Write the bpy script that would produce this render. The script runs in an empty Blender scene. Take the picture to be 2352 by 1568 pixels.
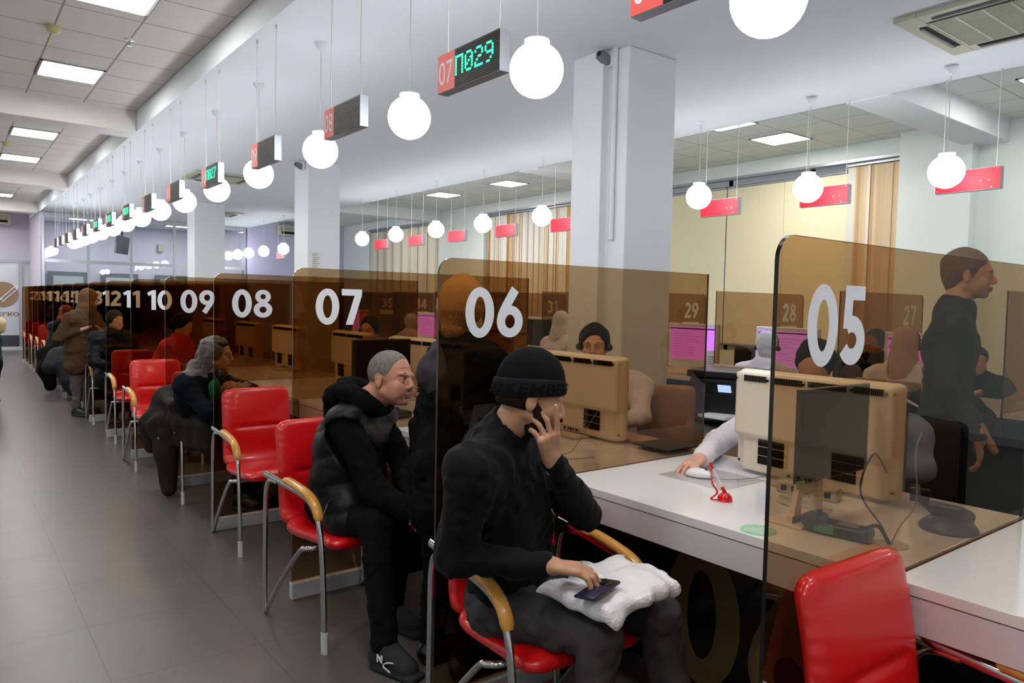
import bpy, bmesh, math, random
import numpy as np
from mathutils import Vector, Matrix, Quaternion
random.seed(7)
S = bpy.context.scene
COL = S.collection
PI = math.pi

# ------------------------------------------------------------ camera
cam = bpy.data.cameras.new('camera')
cam.sensor_width = 36.0
cam.lens = 1690.07 / 2352 * 36.0
cam.clip_start = 0.02
camo = bpy.data.objects.new('camera', cam)
COL.objects.link(camo)
_r = Vector((0.79096468, -0.61152201, 0.02038882)); _u = Vector((0.01533423, 0.05312395, 0.99847018)); _f = Vector((0.61166963, 0.789442, -0.05139638))
camo.matrix_world = Matrix(((_r.x, _u.x, -_f.x, 0), (_r.y, _u.y, -_f.y, 0), (_r.z, _u.z, -_f.z, 1.5), (0, 0, 0, 1)))
S.camera = camo

# ------------------------------------------------------------ world, exposure
S.view_settings.view_transform = 'Standard'
S.view_settings.look = 'None'
S.view_settings.gamma = 1.0
S.view_settings.exposure = 0.24
S.view_settings.use_curve_mapping = False
w = bpy.data.worlds.new('dusk'); S.world = w; w.use_nodes = True
w.node_tree.nodes['Background'].inputs[0].default_value = (0.20, 0.28, 0.45, 1)
w.node_tree.nodes['Background'].inputs[1].default_value = 0.22
S.cycles.max_bounces = 40
S.cycles.diffuse_bounces = 4
S.cycles.glossy_bounces = 4
S.cycles.transmission_bounces = 4
S.cycles.transparent_max_bounces = 64
S.cycles.use_denoising = True
S.cycles.use_adaptive_sampling = True
S.cycles.adaptive_threshold = 0.02
S.cycles.sample_clamp_indirect = 6.0
S.cycles.caustics_reflective = False
S.cycles.caustics_refractive = False
GLOBE_E = 19.0
PANEL_E = 30.0

# ------------------------------------------------------------ materials
def lin(c):
    return tuple(((x / 255.0) / 12.92 if x / 255.0 < 0.04045 else ((x / 255.0 + 0.055) / 1.055) ** 2.4) for x in c)
MATS = {}
def mat(name, rgb, rough=0.5, metal=0.0, spec=0.5, coat=0.0, bump=0.0, bscale=60.0, noise=0.0, nscale=12.0, sheen=0.0, detail=3.0, stretch=(1, 1, 1), alpha=1.0, bdist=0.01):
    if name in MATS: return MATS[name]
    m = bpy.data.materials.new(name); m.use_nodes = True
    nt = m.node_tree; b = nt.nodes['Principled BSDF']
    c = lin(rgb)
    b.inputs['Base Color'].default_value = (*c, 1)
    b.inputs['Roughness'].default_value = rough
    b.inputs['Metallic'].default_value = metal
    b.inputs['Specular IOR Level'].default_value = spec
    b.inputs['Coat Weight'].default_value = coat
    b.inputs['Coat Roughness'].default_value = 0.08
    b.inputs['Sheen Weight'].default_value = sheen
    b.inputs['Alpha'].default_value = alpha
    if bump or noise:
        tc = nt.nodes.new('ShaderNodeTexCoord')
        mp = nt.nodes.new('ShaderNodeMapping'); mp.inputs['Scale'].default_value = stretch
        nt.links.new(tc.outputs['Object'], mp.inputs[0])
    if bump:
        n = nt.nodes.new('ShaderNodeTexNoise'); n.inputs['Scale'].default_value = bscale; n.inputs['Detail'].default_value = detail
        nt.links.new(mp.outputs[0], n.inputs['Vector'])
        bp = nt.nodes.new('ShaderNodeBump'); bp.inputs['Strength'].default_value = bump; bp.inputs['Distance'].default_value = bdist
        nt.links.new(n.outputs['Fac'], bp.inputs['Height']); nt.links.new(bp.outputs[0], b.inputs['Normal'])
    if noise:
        n2 = nt.nodes.new('ShaderNodeTexNoise'); n2.inputs['Scale'].default_value = nscale; n2.inputs['Detail'].default_value = 4
        nt.links.new(mp.outputs[0], n2.inputs['Vector'])
        mx = nt.nodes.new('ShaderNodeMix'); mx.data_type = 'RGBA'
        mr = nt.nodes.new('ShaderNodeMapRange'); mr.inputs[1].default_value = 0.3; mr.inputs[2].default_value = 0.7
        nt.links.new(n2.outputs['Fac'], mr.inputs[0]); nt.links.new(mr.outputs[0], mx.inputs[0])
        mx.inputs[6].default_value = (*[max(0, x * (1 - noise)) for x in c], 1)
        mx.inputs[7].default_value = (*[min(1, x * (1 + noise)) for x in c], 1)
        nt.links.new(mx.outputs[2], b.inputs['Base Color'])
    MATS[name] = m
    return m

def emat(name, rgb, strength):
    if name in MATS: return MATS[name]
    m = bpy.data.materials.new(name); m.use_nodes = True
    nt = m.node_tree; nt.nodes.clear()
    o = nt.nodes.new('ShaderNodeOutputMaterial'); e = nt.nodes.new('ShaderNodeEmission')
    e.inputs[0].default_value = (*lin(rgb), 1); e.inputs[1].default_value = strength
    nt.links.new(e.outputs[0], o.inputs[0]); MATS[name] = m
    return m

def smoked(name, tint, refl=1.0, rough=0.0):
    # tinted transparent sheet: each of its two faces takes the square root of the sheet's tint
    m = bpy.data.materials.new(name); m.use_nodes = True
    nt = m.node_tree; nt.nodes.clear()
    o = nt.nodes.new('ShaderNodeOutputMaterial'); mx = nt.nodes.new('ShaderNodeMixShader')
    t = nt.nodes.new('ShaderNodeBsdfTransparent'); t.inputs[0].default_value = (*[math.sqrt(x) for x in tint], 1)
    g = nt.nodes.new('ShaderNodeBsdfGlossy'); g.inputs['Roughness'].default_value = rough
    fr = nt.nodes.new('ShaderNodeFresnel'); fr.inputs[0].default_value = 1.45
    geo = nt.nodes.new('ShaderNodeNewGeometry')
    inv = nt.nodes.new('ShaderNodeMath'); inv.operation = 'SUBTRACT'; inv.inputs[0].default_value = 1.0
    mu = nt.nodes.new('ShaderNodeMath'); mu.operation = 'MULTIPLY'
    mu2 = nt.nodes.new('ShaderNodeMath'); mu2.operation = 'MULTIPLY'; mu2.inputs[1].default_value = refl
    nt.links.new(geo.outputs['Backfacing'], inv.inputs[1])
    nt.links.new(fr.outputs[0], mu.inputs[0]); nt.links.new(inv.outputs[0], mu.inputs[1])
    nt.links.new(mu.outputs[0], mu2.inputs[0])
    nt.links.new(mu2.outputs[0], mx.inputs[0]); nt.links.new(t.outputs[0], mx.inputs[1]); nt.links.new(g.outputs[0], mx.inputs[2])
    nt.links.new(mx.outputs[0], o.inputs[0]); MATS[name] = m
    return m

def grid_mat(name, rgb, line_rgb, x0, sx, y0, sy, wl, rough, rough2=None, noise=0.06, nscale=3.0, bump=0.15, bscale=200, spec=0.5):
    m = mat(name, rgb, rough=rough, noise=noise, nscale=nscale, bump=bump, bscale=bscale, spec=spec)
    nt = m.node_tree; b = nt.nodes['Principled BSDF']
    tc = [n for n in nt.nodes if n.type == 'TEX_COORD'][0]
    sep = nt.nodes.new('ShaderNodeSeparateXYZ'); nt.links.new(tc.outputs['Object'], sep.inputs[0])
    outs = []
    for ax, o0, s in ((0, x0, sx), (1, y0, sy)):
        a = nt.nodes.new('ShaderNodeMath'); a.operation = 'SUBTRACT'; a.inputs[1].default_value = o0 - s * 200
        nt.links.new(sep.outputs[ax], a.inputs[0])
        d = nt.nodes.new('ShaderNodeMath'); d.operation = 'MODULO'; d.inputs[1].default_value = s
        nt.links.new(a.outputs[0], d.inputs[0])
        l = nt.nodes.new('ShaderNodeMath'); l.operation = 'LESS_THAN'; l.inputs[1].default_value = wl
        nt.links.new(d.outputs[0], l.inputs[0]); outs.append(l)
    mxm = nt.nodes.new('ShaderNodeMath'); mxm.operation = 'MAXIMUM'
    nt.links.new(outs[0].outputs[0], mxm.inputs[0]); nt.links.new(outs[1].outputs[0], mxm.inputs[1])
    mx = nt.nodes.new('ShaderNodeMix'); mx.data_type = 'RGBA'
    src = b.inputs['Base Color'].links[0].from_socket
    nt.links.new(src, mx.inputs[6]); mx.inputs[7].default_value = (*lin(line_rgb), 1)
    nt.links.new(mxm.outputs[0], mx.inputs[0]); nt.links.new(mx.outputs[2], b.inputs['Base Color'])
    return m

def stripe_mat(name, cols, width, rough=0.8):
    # vertical slats along object Y in a fixed random order of colours
    m = mat(name, cols[0], rough=rough)
    nt = m.node_tree; b = nt.nodes['Principled BSDF']
    tc = nt.nodes.new('ShaderNodeTexCoord'); sep = nt.nodes.new('ShaderNodeSeparateXYZ'); nt.links.new(tc.outputs['Object'], sep.inputs[0])
    d = nt.nodes.new('ShaderNodeMath'); d.operation = 'DIVIDE'; d.inputs[1].default_value = width; nt.links.new(sep.outputs[1], d.inputs[0])
    f = nt.nodes.new('ShaderNodeMath'); f.operation = 'FLOOR'; nt.links.new(d.outputs[0], f.inputs[0])
    wn = nt.nodes.new('ShaderNodeTexWhiteNoise'); wn.noise_dimensions = '1D'; nt.links.new(f.outputs[0], wn.inputs['W'])
    cr = nt.nodes.new('ShaderNodeValToRGB'); cr.color_ramp.interpolation = 'CONSTANT'
    e = cr.color_ramp.elements
    while len(e) < len(cols): e.new(0.5)
    for i, c in enumerate(cols):
        e[i].position = i / len(cols); e[i].color = (*lin(c), 1)
    nt.links.new(wn.outputs['Value'], cr.inputs[0]); nt.links.new(cr.outputs[0], b.inputs['Base Color'])
    return m

GLASS = smoked('smoked_bronze_glass', (0.47, 0.31, 0.165), 1.0)
CLEAR = smoked('clear_glass', (0.82, 0.87, 0.89), 1.4)
M_edge = mat('dark_glass_edge', (16, 13, 11), 0.12)
M_edgel = mat('brown_glass_edge', (70, 50, 34), 0.15)
M_white_num = mat('white_vinyl', (226, 228, 236), 0.5)
M_bronze_num = mat('bronze_vinyl', (122, 100, 66), 0.35)
M_plaster = mat('white_plaster', (230, 235, 241), 0.75, bump=0.05, bscale=90)
M_column = mat('white_column_paint', (232, 234, 238), 0.6, bump=0.04, bscale=70)
M_wallr = mat('pale_wall_paint', (232, 239, 236), 0.7, bump=0.04, bscale=70)
M_beam = mat('beam_paint', (230, 226, 222), 0.7)
M_lav = mat('lavender_wall_paint', (212, 209, 226), 0.6)
M_desk = mat('white_laminate', (232, 233, 238), 0.12, coat=0.3)
M_deskside = mat('white_laminate_edge', (214, 211, 219), 0.3)
M_black = mat('black_gloss_panel', (14, 12, 11), 0.12)
M_plinth = mat('plinth_white', (198, 197, 204), 0.4)
M_red = mat('red_vinyl', (206, 12, 20), 0.3, coat=0.35, bump=0.10, bscale=30, bdist=0.004)
M_chrome = mat('chrome', (205, 205, 208), 0.12, metal=1.0)
M_wood = mat('varnished_beech', (204, 146, 62), 0.3, coat=0.4, noise=0.12, nscale=8, stretch=(30, 3, 30))
M_alu = mat('brushed_aluminium', (176, 179, 186), 0.35, metal=0.7)
M_cable = mat('cream_cord', (205, 202, 192), 0.6)
M_redsign = mat('red_sign_plate', (206, 28, 44), 0.5, spec=0.3)
M_pinksign = mat('lamplit_red_sign_plate', (240, 104, 98), 0.3)  # red paled in the colour itself to paint in the lamplight on the plates
M_display = mat('dark_led_panel', (26, 30, 27), 0.45)
M_led = emat('green_led', (60, 245, 165), 2.4)
M_leddim = emat('dim_green_led', (30, 200, 120), 1.4)
M_creamp = mat('cream_plastic', (226, 214, 196), 0.35)
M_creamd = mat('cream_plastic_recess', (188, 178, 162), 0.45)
M_slot = mat('vent_slot_dark', (38, 32, 28), 0.6, spec=0.1)
M_silver = mat('silver_plastic', (196, 196, 196), 0.3, metal=0.3)
M_dk = mat('black_plastic', (18, 18, 20), 0.35)
M_grey = mat('grey_plastic', (120, 122, 126), 0.5)
M_white = mat('white_plastic', (228, 229, 232), 0.3)
M_paper = mat('white_paper', (232, 232, 230), 0.8)
M_ac = mat('beige_ac_plastic', (186, 186, 166), 0.5)
M_acd = mat('ac_grille_dark', (86, 86, 72), 0.6)
M_ltube = emat('ceiling_light_glow', (255, 252, 246), PANEL_E)
M_globe = emat('globe_glow', (243, 250, 255), GLOBE_E)
M_tan = mat('tan_seat_fabric', (150, 118, 84), 0.7)
M_blackchair = mat('black_chair_fabric', (26, 25, 26), 0.7)

# ------------------------------------------------------------ mesh helpers
class MB:
    def __init__(s): s.v = []; s.f = []; s.mi = []; s.cur = 0
    def add(s, vs, fs):
        o = len(s.v); s.v += [tuple(x) for x in vs]; s.f += [tuple(i + o for i in f) for f in fs]; s.mi += [s.cur] * len(fs); return s
    def m(s, i): s.cur = i; return s
    def box(s, x0, x1, y0, y1, z0, z1, M=None):
        vs = [Vector((x, y, z)) for x in (x0, x1) for y in (y0, y1) for z in (z0, z1)]
        if M: vs = [M @ v for v in vs]
        return s.add(vs, [(0, 1, 3, 2), (4, 6, 7, 5), (0, 4, 5, 1), (2, 3, 7, 6), (0, 2, 6, 4), (1, 5, 7, 3)])
    def bbox(s, x0, x1, y0, y1, z0, z1, r=0.005, M=None, seg=2):
        bm = bmesh.new()
        bmesh.ops.create_cube(bm, size=1.0)
        for v in bm.verts: v.co = Vector(((x0 + x1) / 2 + v.co.x * (x1 - x0), (y0 + y1) / 2 + v.co.y * (y1 - y0), (z0 + z1) / 2 + v.co.z * (z1 - z0)))
        bmesh.ops.bevel(bm, geom=bm.edges[:], offset=r, segments=seg, affect='EDGES', profile=0.5)
        if M: bm.transform(M)
        vs = [v.co.copy() for v in bm.verts]
        for i, v in enumerate(bm.verts): v.index = i
        fs = [[v.index for v in f.verts] for f in bm.faces]
        bm.free(); return s.add(vs, fs)
    def tube(s, pts, r, n=10, flat=1.0, cap=True, up=None):
        pts = [Vector(p) for p in pts]; rs = r if isinstance(r, (list, tuple)) else [r] * len(pts)
        rings = []; prev = None
        for i, p in enumerate(pts):
            t = (pts[min(i + 1, len(pts) - 1)] - pts[max(i - 1, 0)]).normalized()
            if prev is None:
                a = Vector(up) if up else (Vector((0, 0, 1)) if abs(t.z) < 0.9 else Vector((1, 0, 0)))
                prev = (a - t * a.dot(t)).normalized()
            else:
                prev = (prev - t * prev.dot(t)).normalized()
            b = t.cross(prev)
            rings.append([p + (prev * math.cos(2 * PI * k / n) * rs[i] + b * math.sin(2 * PI * k / n) * rs[i] * flat) for k in range(n)])
        vs = [v for rg in rings for v in rg]; fs = []
        for i in range(len(rings) - 1):
            for k in range(n):
                fs.append((i * n + k, i * n + (k + 1) % n, (i + 1) * n + (k + 1) % n, (i + 1) * n + k))
        if cap:
            fs.append(tuple(range(n))[::-1]); fs.append(tuple((len(rings) - 1) * n + k for k in range(n)))
        return s.add(vs, fs)
    def lathe(s, prof, c=(0, 0, 0), n=24, M=None):
        vs = []; fs = []
        for r, z in prof:
            for k in range(n):
                v = Vector((c[0] + r * math.cos(2 * PI * k / n), c[1] + r * math.sin(2 * PI * k / n), c[2] + z))
                vs.append(M @ v if M else v)
        for i in range(len(prof) - 1):
            for k in range(n):
                fs.append((i * n + k, i * n + (k + 1) % n, (i + 1) * n + (k + 1) % n, (i + 1) * n + k))
        fs.append(tuple(range(n))[::-1]); fs.append(tuple((len(prof) - 1) * n + k for k in range(n)))
        return s.add(vs, fs)
    def sphere(s, c, r, n=24, sc=(1, 1, 1), M=None):
        prof = [(max(1e-4, r * math.sin(PI * i / (n // 2))), -r * math.cos(PI * i / (n // 2))) for i in range(n // 2 + 1)]
        vs = []; fs = []
        for rr, z in prof:
            for k in range(n):
                v = Vector((rr * math.cos(2 * PI * k / n) * sc[0], rr * math.sin(2 * PI * k / n) * sc[1], z * sc[2]))
                if M: v = M @ v
                vs.append(v + Vector(c))
        for i in range(len(prof) - 1):
            for k in range(n):
                fs.append((i * n + k, i * n + (k + 1) % n, (i + 1) * n + (k + 1) % n, (i + 1) * n + k))
        return s.add(vs, fs)
    def prism(s, poly, ax, a, b, side_mi=None):
        # poly in the two remaining axes (in order), extruded along ax from a to b
        def P(p, t):
            if ax == 'X': return (t, p[0], p[1])
            if ax == 'Y': return (p[0], t, p[1])
            return (p[0], p[1], t)
        n = len(poly); vs = [P(p, a) for p in poly] + [P(p, b) for p in poly]
        c = s.cur
        s.add(vs, [tuple(range(n)), tuple(range(2 * n - 1, n - 1, -1))])
        o = len(s.v) - 2 * n
        fs = [(o + i, o + n + i, o + n + (i + 1) % n, o + (i + 1) % n) for i in range(n)]
        s.f += fs; s.mi += [c if side_mi is None else side_mi] * n
        return s
    def mesh(s, name, mats, smooth=None):
        me = bpy.data.meshes.new(name); me.from_pydata(s.v, [], s.f)
        for m_ in (mats if isinstance(mats, (list, tuple)) else [mats]): me.materials.append(m_)
        me.polygons.foreach_set('material_index', s.mi)
        bm = bmesh.new(); bm.from_mesh(me); bmesh.ops.recalc_face_normals(bm, faces=bm.faces); bm.to_mesh(me); bm.free()
        if smooth is not None:
            me.polygons.foreach_set('use_smooth', [True] * len(me.polygons))
            try: me.set_sharp_from_angle(angle=math.radians(smooth))
            except Exception: pass
        me.update(); return me
    def ob(s, name, mats, parent=None, smooth=None):
        return link(name, s.mesh(name, mats, smooth), parent)

def link(name, me, parent=None):
    o = bpy.data.objects.new(name, me); COL.objects.link(o)
    if parent: o.parent = parent
    return o
def tag(o, label=None, cat=None, group=None, kind=None):
    if label: o['label'] = label
    if cat: o['category'] = cat
    if group: o['group'] = group
    if kind: o['kind'] = kind
    return o
def thing(name, label, cat, loc=(0, 0, 0), rz=0.0, group=None):
    o = bpy.data.objects.new(name, None); COL.objects.link(o); o.empty_display_size = 0.05
    o.location = loc; o.rotation_euler = (0, 0, rz)
    return tag(o, label, cat, group)
def struct(name, mb, mats, smooth=None, parent=None):
    return tag(mb.ob(name, mats, parent, smooth), kind='structure' if parent is None else None)
def dup(root, label=None, loc=None, rz=None, group=None, parent=None):
    c = root.copy(); COL.objects.link(c)
    if parent: c.parent = parent
    if label: c['label'] = label
    if group: c['group'] = group
    if loc is not None: c.location = loc
    if rz is not None: c.rotation_euler = (0, 0, rz)
    for ch in list(root.children): dup(ch, parent=c)
    return c
def bez(pts, n=8):
    # smooth curve through points (Catmull-Rom)
    P = [Vector(p) for p in pts]; out = []
    for i in range(len(P) - 1):
        p0 = P[max(0, i - 1)]; p1 = P[i]; p2 = P[i + 1]; p3 = P[min(len(P) - 1, i + 2)]
        for k in range(n):
            t = k / n
            out.append(0.5 * ((2 * p1) + (p2 - p0) * t + (2 * p0 - 5 * p1 + 4 * p2 - p3) * t * t + (3 * p1 - p0 - 3 * p2 + p3) * t ** 3))
    out.append(P[-1]); return out
def text_mesh(txt, size, extrude=0.0005, bold=0.0, sx=1.0, space=1.0):
    cu = bpy.data.curves.new('lettering', 'FONT'); cu.body = txt; cu.size = size; cu.extrude = extrude; cu.offset = bold
    cu.space_character = space; cu.align_x = 'LEFT'
    o = bpy.data.objects.new('lettering', cu); COL.objects.link(o)
    bpy.context.view_layer.update()
    me = bpy.data.meshes.new_from_object(o.evaluated_get(bpy.context.evaluated_depsgraph_get()))
    bpy.data.objects.remove(o)
    xs = [v.co.x for v in me.vertices]; ys = [v.co.y for v in me.vertices]
    x0, x1, y0, y1 = min(xs), max(xs), min(ys), max(ys)
    for v in me.vertices: v.co.x = (v.co.x - x0) * sx; v.co.y -= y0
    return me, (x1 - x0) * sx, y1 - y0
def ribbon(mb, pts, hw, z0, z1):
    P = [Vector((p[0], p[1], 0)) for p in pts]; n = len(P); L = []; R = []
    for i, p in enumerate(P):
        a = P[i - 1] if i else p; b = P[i + 1] if i < n - 1 else p
        d = (b - a).normalized(); nn = Vector((-d.y, d.x, 0)); h = hw[i] if isinstance(hw, list) else hw
        L.append(p + nn * h); R.append(p - nn * h)
    for i in range(n - 1):
        q = [L[i], R[i], R[i + 1], L[i + 1]]
        mb.add([(v.x, v.y, z0) for v in q] + [(v.x, v.y, z1) for v in q], [(0, 1, 2, 3), (7, 6, 5, 4), (0, 4, 5, 1), (1, 5, 6, 2), (2, 6, 7, 3), (3, 7, 4, 0)])
def arc(cx, cy, rx, ry, a0, a1, n=26):
    return [(cx + rx * math.cos(math.radians(a0 + (a1 - a0) * i / n)), cy + ry * math.sin(math.radians(a0 + (a1 - a0) * i / n))) for i in range(n + 1)]
def ring(mb, cx, cy, ro, ri, z1=1.0, n=48):
    for i in range(n):
        q = [(cx + r_[0] * math.cos(2 * PI * k / n), cy + r_[1] * math.sin(2 * PI * k / n)) for r_, k in ((ro, i), (ri, i), (ri, i + 1), (ro, i + 1))]
        mb.add([(x, y, 0) for x, y in q] + [(x, y, z1) for x, y in q], [(0, 1, 2, 3), (7, 6, 5, 4), (0, 4, 5, 1), (1, 5, 6, 2), (2, 6, 7, 3), (3, 7, 4, 0)])
def digit_mb(ch):
    # overlapping strokes get slightly different heights so that no two faces coincide
    mb = MB(); h = 0.104; w_ = 0.66
    if ch == '0': ring(mb, 0.34, 0.5, (0.345, 0.50), (0.135, 0.315)); w_ = 0.68
    elif ch == '1':
        mb.prism([(0.20, 0), (0.41, 0), (0.41, 1), (0.25, 1), (0.0, 0.86), (0.07, 0.70), (0.20, 0.77)], 'Z', 0, 1); w_ = 0.41
    elif ch == '2':
        ribbon(mb, arc(0.30, 0.69, 0.20, 0.205, 165, -30) + [(0.36, 0.46), (0.16, 0.17)], h, 0, 1); mb.box(0.0, 0.60, 0, 0.19, 0, 1.3); mb.prism([(0.0, 0.10), (0.24, 0.10), (0.30, 0.24), (0.07, 0.24)], 'Z', 0, 1.15); w_ = 0.62
    elif ch == '3':
        ribbon(mb, arc(0.27, 0.715, 0.20, 0.185, 145, -90), h, 0, 1); ribbon(mb, arc(0.27, 0.31, 0.225, 0.21, 90, -150), h, 0, 1.3); w_ = 0.60
    elif ch == '4':
        mb.box(0.35, 0.56, 0, 1, 0, 1.3); mb.box(0.0, 0.68, 0.18, 0.36, 0, 1.15); ribbon(mb, [(0.09, 0.27), (0.44, 0.93)], h, 0, 1); w_ = 0.70
    elif ch == '5':
        mb.box(0.10, 0.58, 0.82, 1.0, 0, 1.3); mb.prism([(0.10, 0.99), (0.06, 0.46), (0.26, 0.46), (0.29, 0.99)], 'Z', 0, 1.15); ribbon(mb, arc(0.28, 0.31, 0.225, 0.21, 125, -150), h, 0, 1); w_ = 0.62
    elif ch in '69':
        t_ = MB(); ring(t_, 0.335, 0.325, (0.33, 0.325), (0.125, 0.14), 1.3); ribbon(t_, [(0.105, 0.36), (0.13, 0.46), (0.22, 0.62), (0.46, 0.98)], [0.095, 0.1, 0.105, 0.105], 0, 1)
        if ch == '9': t_.v = [(0.67 - x, 1.0 - y, z) for x, y, z in t_.v]
        mb.add(t_.v, t_.f); w_ = 0.67
    elif ch == '7':
        mb.box(0.0, 0.42, 0.82, 1.0, 0, 1.3); mb.prism([(0.13, 0), (0.35, 0), (0.62, 0.84), (0.62, 1.0), (0.41, 1.0), (0.40, 0.84)], 'Z', 0, 1); w_ = 0.62
    elif ch == '8': ring(mb, 0.33, 0.285, (0.335, 0.285), (0.13, 0.115), 1.3); ring(mb, 0.33, 0.755, (0.28, 0.245), (0.10, 0.09)); w_ = 0.66
    return mb, w_
def place_number(txt, origin, right, up, height, m, parent=None, name='number', sx=1.0, extrude=0.0006, center=False, thin=1.0):
    out = MB(); x = 0.0; right = Vector(right); up = Vector(up); nrm = right.cross(up)
    for ch in txt:
        d, w_ = digit_mb(ch); out.add([(x + v[0], v[1], v[2]) for v in d.v], d.f); x += w_ + 0.075
    W_ = (x - 0.075) * height * sx
    o = Vector(origin) - (right * W_ / 2 if center else Vector((0, 0, 0)))
    out.v = [tuple(o + right * v[0] * height * sx + up * v[1] * height + nrm * extrude * v[2]) for v in out.v]
    return out.ob(name, m, parent)
def place_text(txt, origin, right, up, width=None, height=None, m=None, parent=None, name='number', bold=0.0, extrude=0.0006):
    me, w_, h_ = text_mesh(txt, 1.0, 0.001, bold)
    kx = (width / w_) if width else (height / h_); ky = (height / h_) if height else kx
    right = Vector(right); up = Vector(up); nrm = right.cross(up)
    for v in me.vertices:
        v.co = Vector(origin) + right * v.co.x * kx + up * v.co.y * ky + nrm * (extrude if v.co.z > 0 else 0)
    me.materials.clear(); me.materials.append(m)
    me.name = name
    return link(name, me, parent)

# ------------------------------------------------------------ implicit surfaces for bodies, clothes and soft things
def lattice(shape, origin, h, scale, seed):
    # smooth value noise in -1..1 on a grid
    rs = np.random.RandomState(seed)
    ax = [(origin[i] + np.arange(shape[i]) * h) / scale for i in range(3)]
    lo = [int(math.floor(a[0])) for a in ax]; n = [int(math.floor(a[-1])) - lo[i] + 2 for i, a in enumerate(ax)]
    L = rs.uniform(-1, 1, n).astype(np.float32)
    out = L
    for d in range(3):
        a = ax[d] - lo[d]; i0 = np.clip(np.floor(a).astype(int), 0, n[d] - 2); t = (a - i0).astype(np.float32); t = t * t * (3 - 2 * t)
        s0 = np.take(out, i0, axis=d); s1 = np.take(out, i0 + 1, axis=d)
        sh = [1, 1, 1]; sh[d] = -1; t = t.reshape(sh)
        out = s0 * (1 - t) + s1 * t
    return out
class SDF:
    def __init__(s, lo, hi, h):
        s.lo = np.array(lo, float); s.h = h
        s.n = [int((hi[i] - lo[i]) / h) + 2 for i in range(3)]
        s.V = np.full(s.n, 0.5, np.float32)
    def _win(s, a, b, pad):
        a = np.minimum(a, b) - pad; b = np.maximum(a + pad, b) + pad
        i0 = [max(0, int((a[d] - s.lo[d]) / s.h)) for d in range(3)]
        i1 = [min(s.n[d], int((b[d] - s.lo[d]) / s.h) + 2) for d in range(3)]
        if any(i1[d] <= i0[d] for d in range(3)): return None
        g = [(s.lo[d] + np.arange(i0[d], i1[d]) * s.h).astype(np.float32) for d in range(3)]
        return tuple(slice(i0[d], i1[d]) for d in range(3)), g[0][:, None, None], g[1][None, :, None], g[2][None, None, :]
    def _mix(s, sl, d, k, sub):
        A = s.V[sl]
        if sub:
            d = -d
            hh = np.clip(0.5 - 0.5 * (A - d) / k, 0, 1); s.V[sl] = A * (1 - hh) + d * hh + k * hh * (1 - hh)
        else:
            hh = np.clip(0.5 + 0.5 * (A - d) / k, 0, 1); s.V[sl] = A * (1 - hh) + d * hh - k * hh * (1 - hh)
    def cap(s, a, b, ra, rb=None, k=0.02, sub=False):
        rb = ra if rb is None else rb
        a = np.array(a, float); b = np.array(b, float)
        w_ = s._win(np.minimum(a, b), np.maximum(a, b), max(ra, rb) + 2 * k + 0.02)
        if w_ is None: return s
        sl, X, Y, Z = w_
        d = b - a; L2 = float(d @ d) + 1e-9
        t = np.clip(((X - a[0]) * d[0] + (Y - a[1]) * d[1] + (Z - a[2]) * d[2]) / L2, 0, 1)
        D = np.sqrt((X - a[0] - t * d[0]) ** 2 + (Y - a[1] - t * d[1]) ** 2 + (Z - a[2] - t * d[2]) ** 2) - (ra + (rb - ra) * t)
        s._mix(sl, D, k, sub); return s
    def chain(s, pts, rs, k=0.02):
        for i in range(len(pts) - 1): s.cap(pts[i], pts[i + 1], rs[i], rs[i + 1], k)
        return s
    def ell(s, c, r, k=0.02, R=None, sub=False):
        c = np.array(c, float); R = np.eye(3) if R is None else np.array(R, float)  # rows = local axes
        e = np.abs(R).T @ np.array(r)
        w_ = s._win(c - e, c + e, 2 * k + 0.02)
        if w_ is None: return s
        sl, X, Y, Z = w_
        x, y, z = X - c[0], Y - c[1], Z - c[2]
        q = [(R[i][0] * x + R[i][1] * y + R[i][2] * z) for i in range(3)]
        k0 = np.sqrt((q[0] / r[0]) ** 2 + (q[1] / r[1]) ** 2 + (q[2] / r[2]) ** 2) + 1e-6
        k1 = np.sqrt((q[0] / r[0] ** 2) ** 2 + (q[1] / r[1] ** 2) ** 2 + (q[2] / r[2] ** 2) ** 2) + 1e-6
        s._mix(sl, k0 * (k0 - 1.0) / k1, k, sub); return s
    def rbox(s, c, hs, rad, k=0.01, R=None, sub=False):
        c = np.array(c, float); R = np.eye(3) if R is None else np.array(R, float)
        e = np.abs(R).T @ (np.array(hs) + rad)
        w_ = s._win(c - e, c + e, 2 * k + 0.02)
        if w_ is None: return s
        sl, X, Y, Z = w_
        x, y, z = X - c[0], Y - c[1], Z - c[2]
        q = [np.abs(R[i][0] * x + R[i][1] * y + R[i][2] * z) - hs[i] + rad for i in range(3)]
        D = np.sqrt(np.maximum(q[0], 0) ** 2 + np.maximum(q[1], 0) ** 2 + np.maximum(q[2], 0) ** 2) + np.minimum(np.maximum(q[0], np.maximum(q[1], q[2])), 0) - rad
        s._mix(sl, D, k, sub); return s
    def cut(s, p, nrm, k=0.003):
        # removes everything on the side the normal points to
        nrm = np.array(nrm, float); nrm /= np.linalg.norm(nrm)
        g = [(s.lo[d] + np.arange(s.n[d]) * s.h).astype(np.float32) for d in range(3)]
        D = (g[0][:, None, None] - p[0]) * nrm[0] + (g[1][None, :, None] - p[1]) * nrm[1] + (g[2][None, None, :] - p[2]) * nrm[2]
        s.V = np.maximum(s.V, D); return s
    def noise(s, amp, scale, seed=1, ridge=False):
        N = lattice(s.n, s.lo, s.h, scale, seed)
        if ridge: N = 1 - 2 * np.abs(N)
        s.V += amp * N; return s
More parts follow.
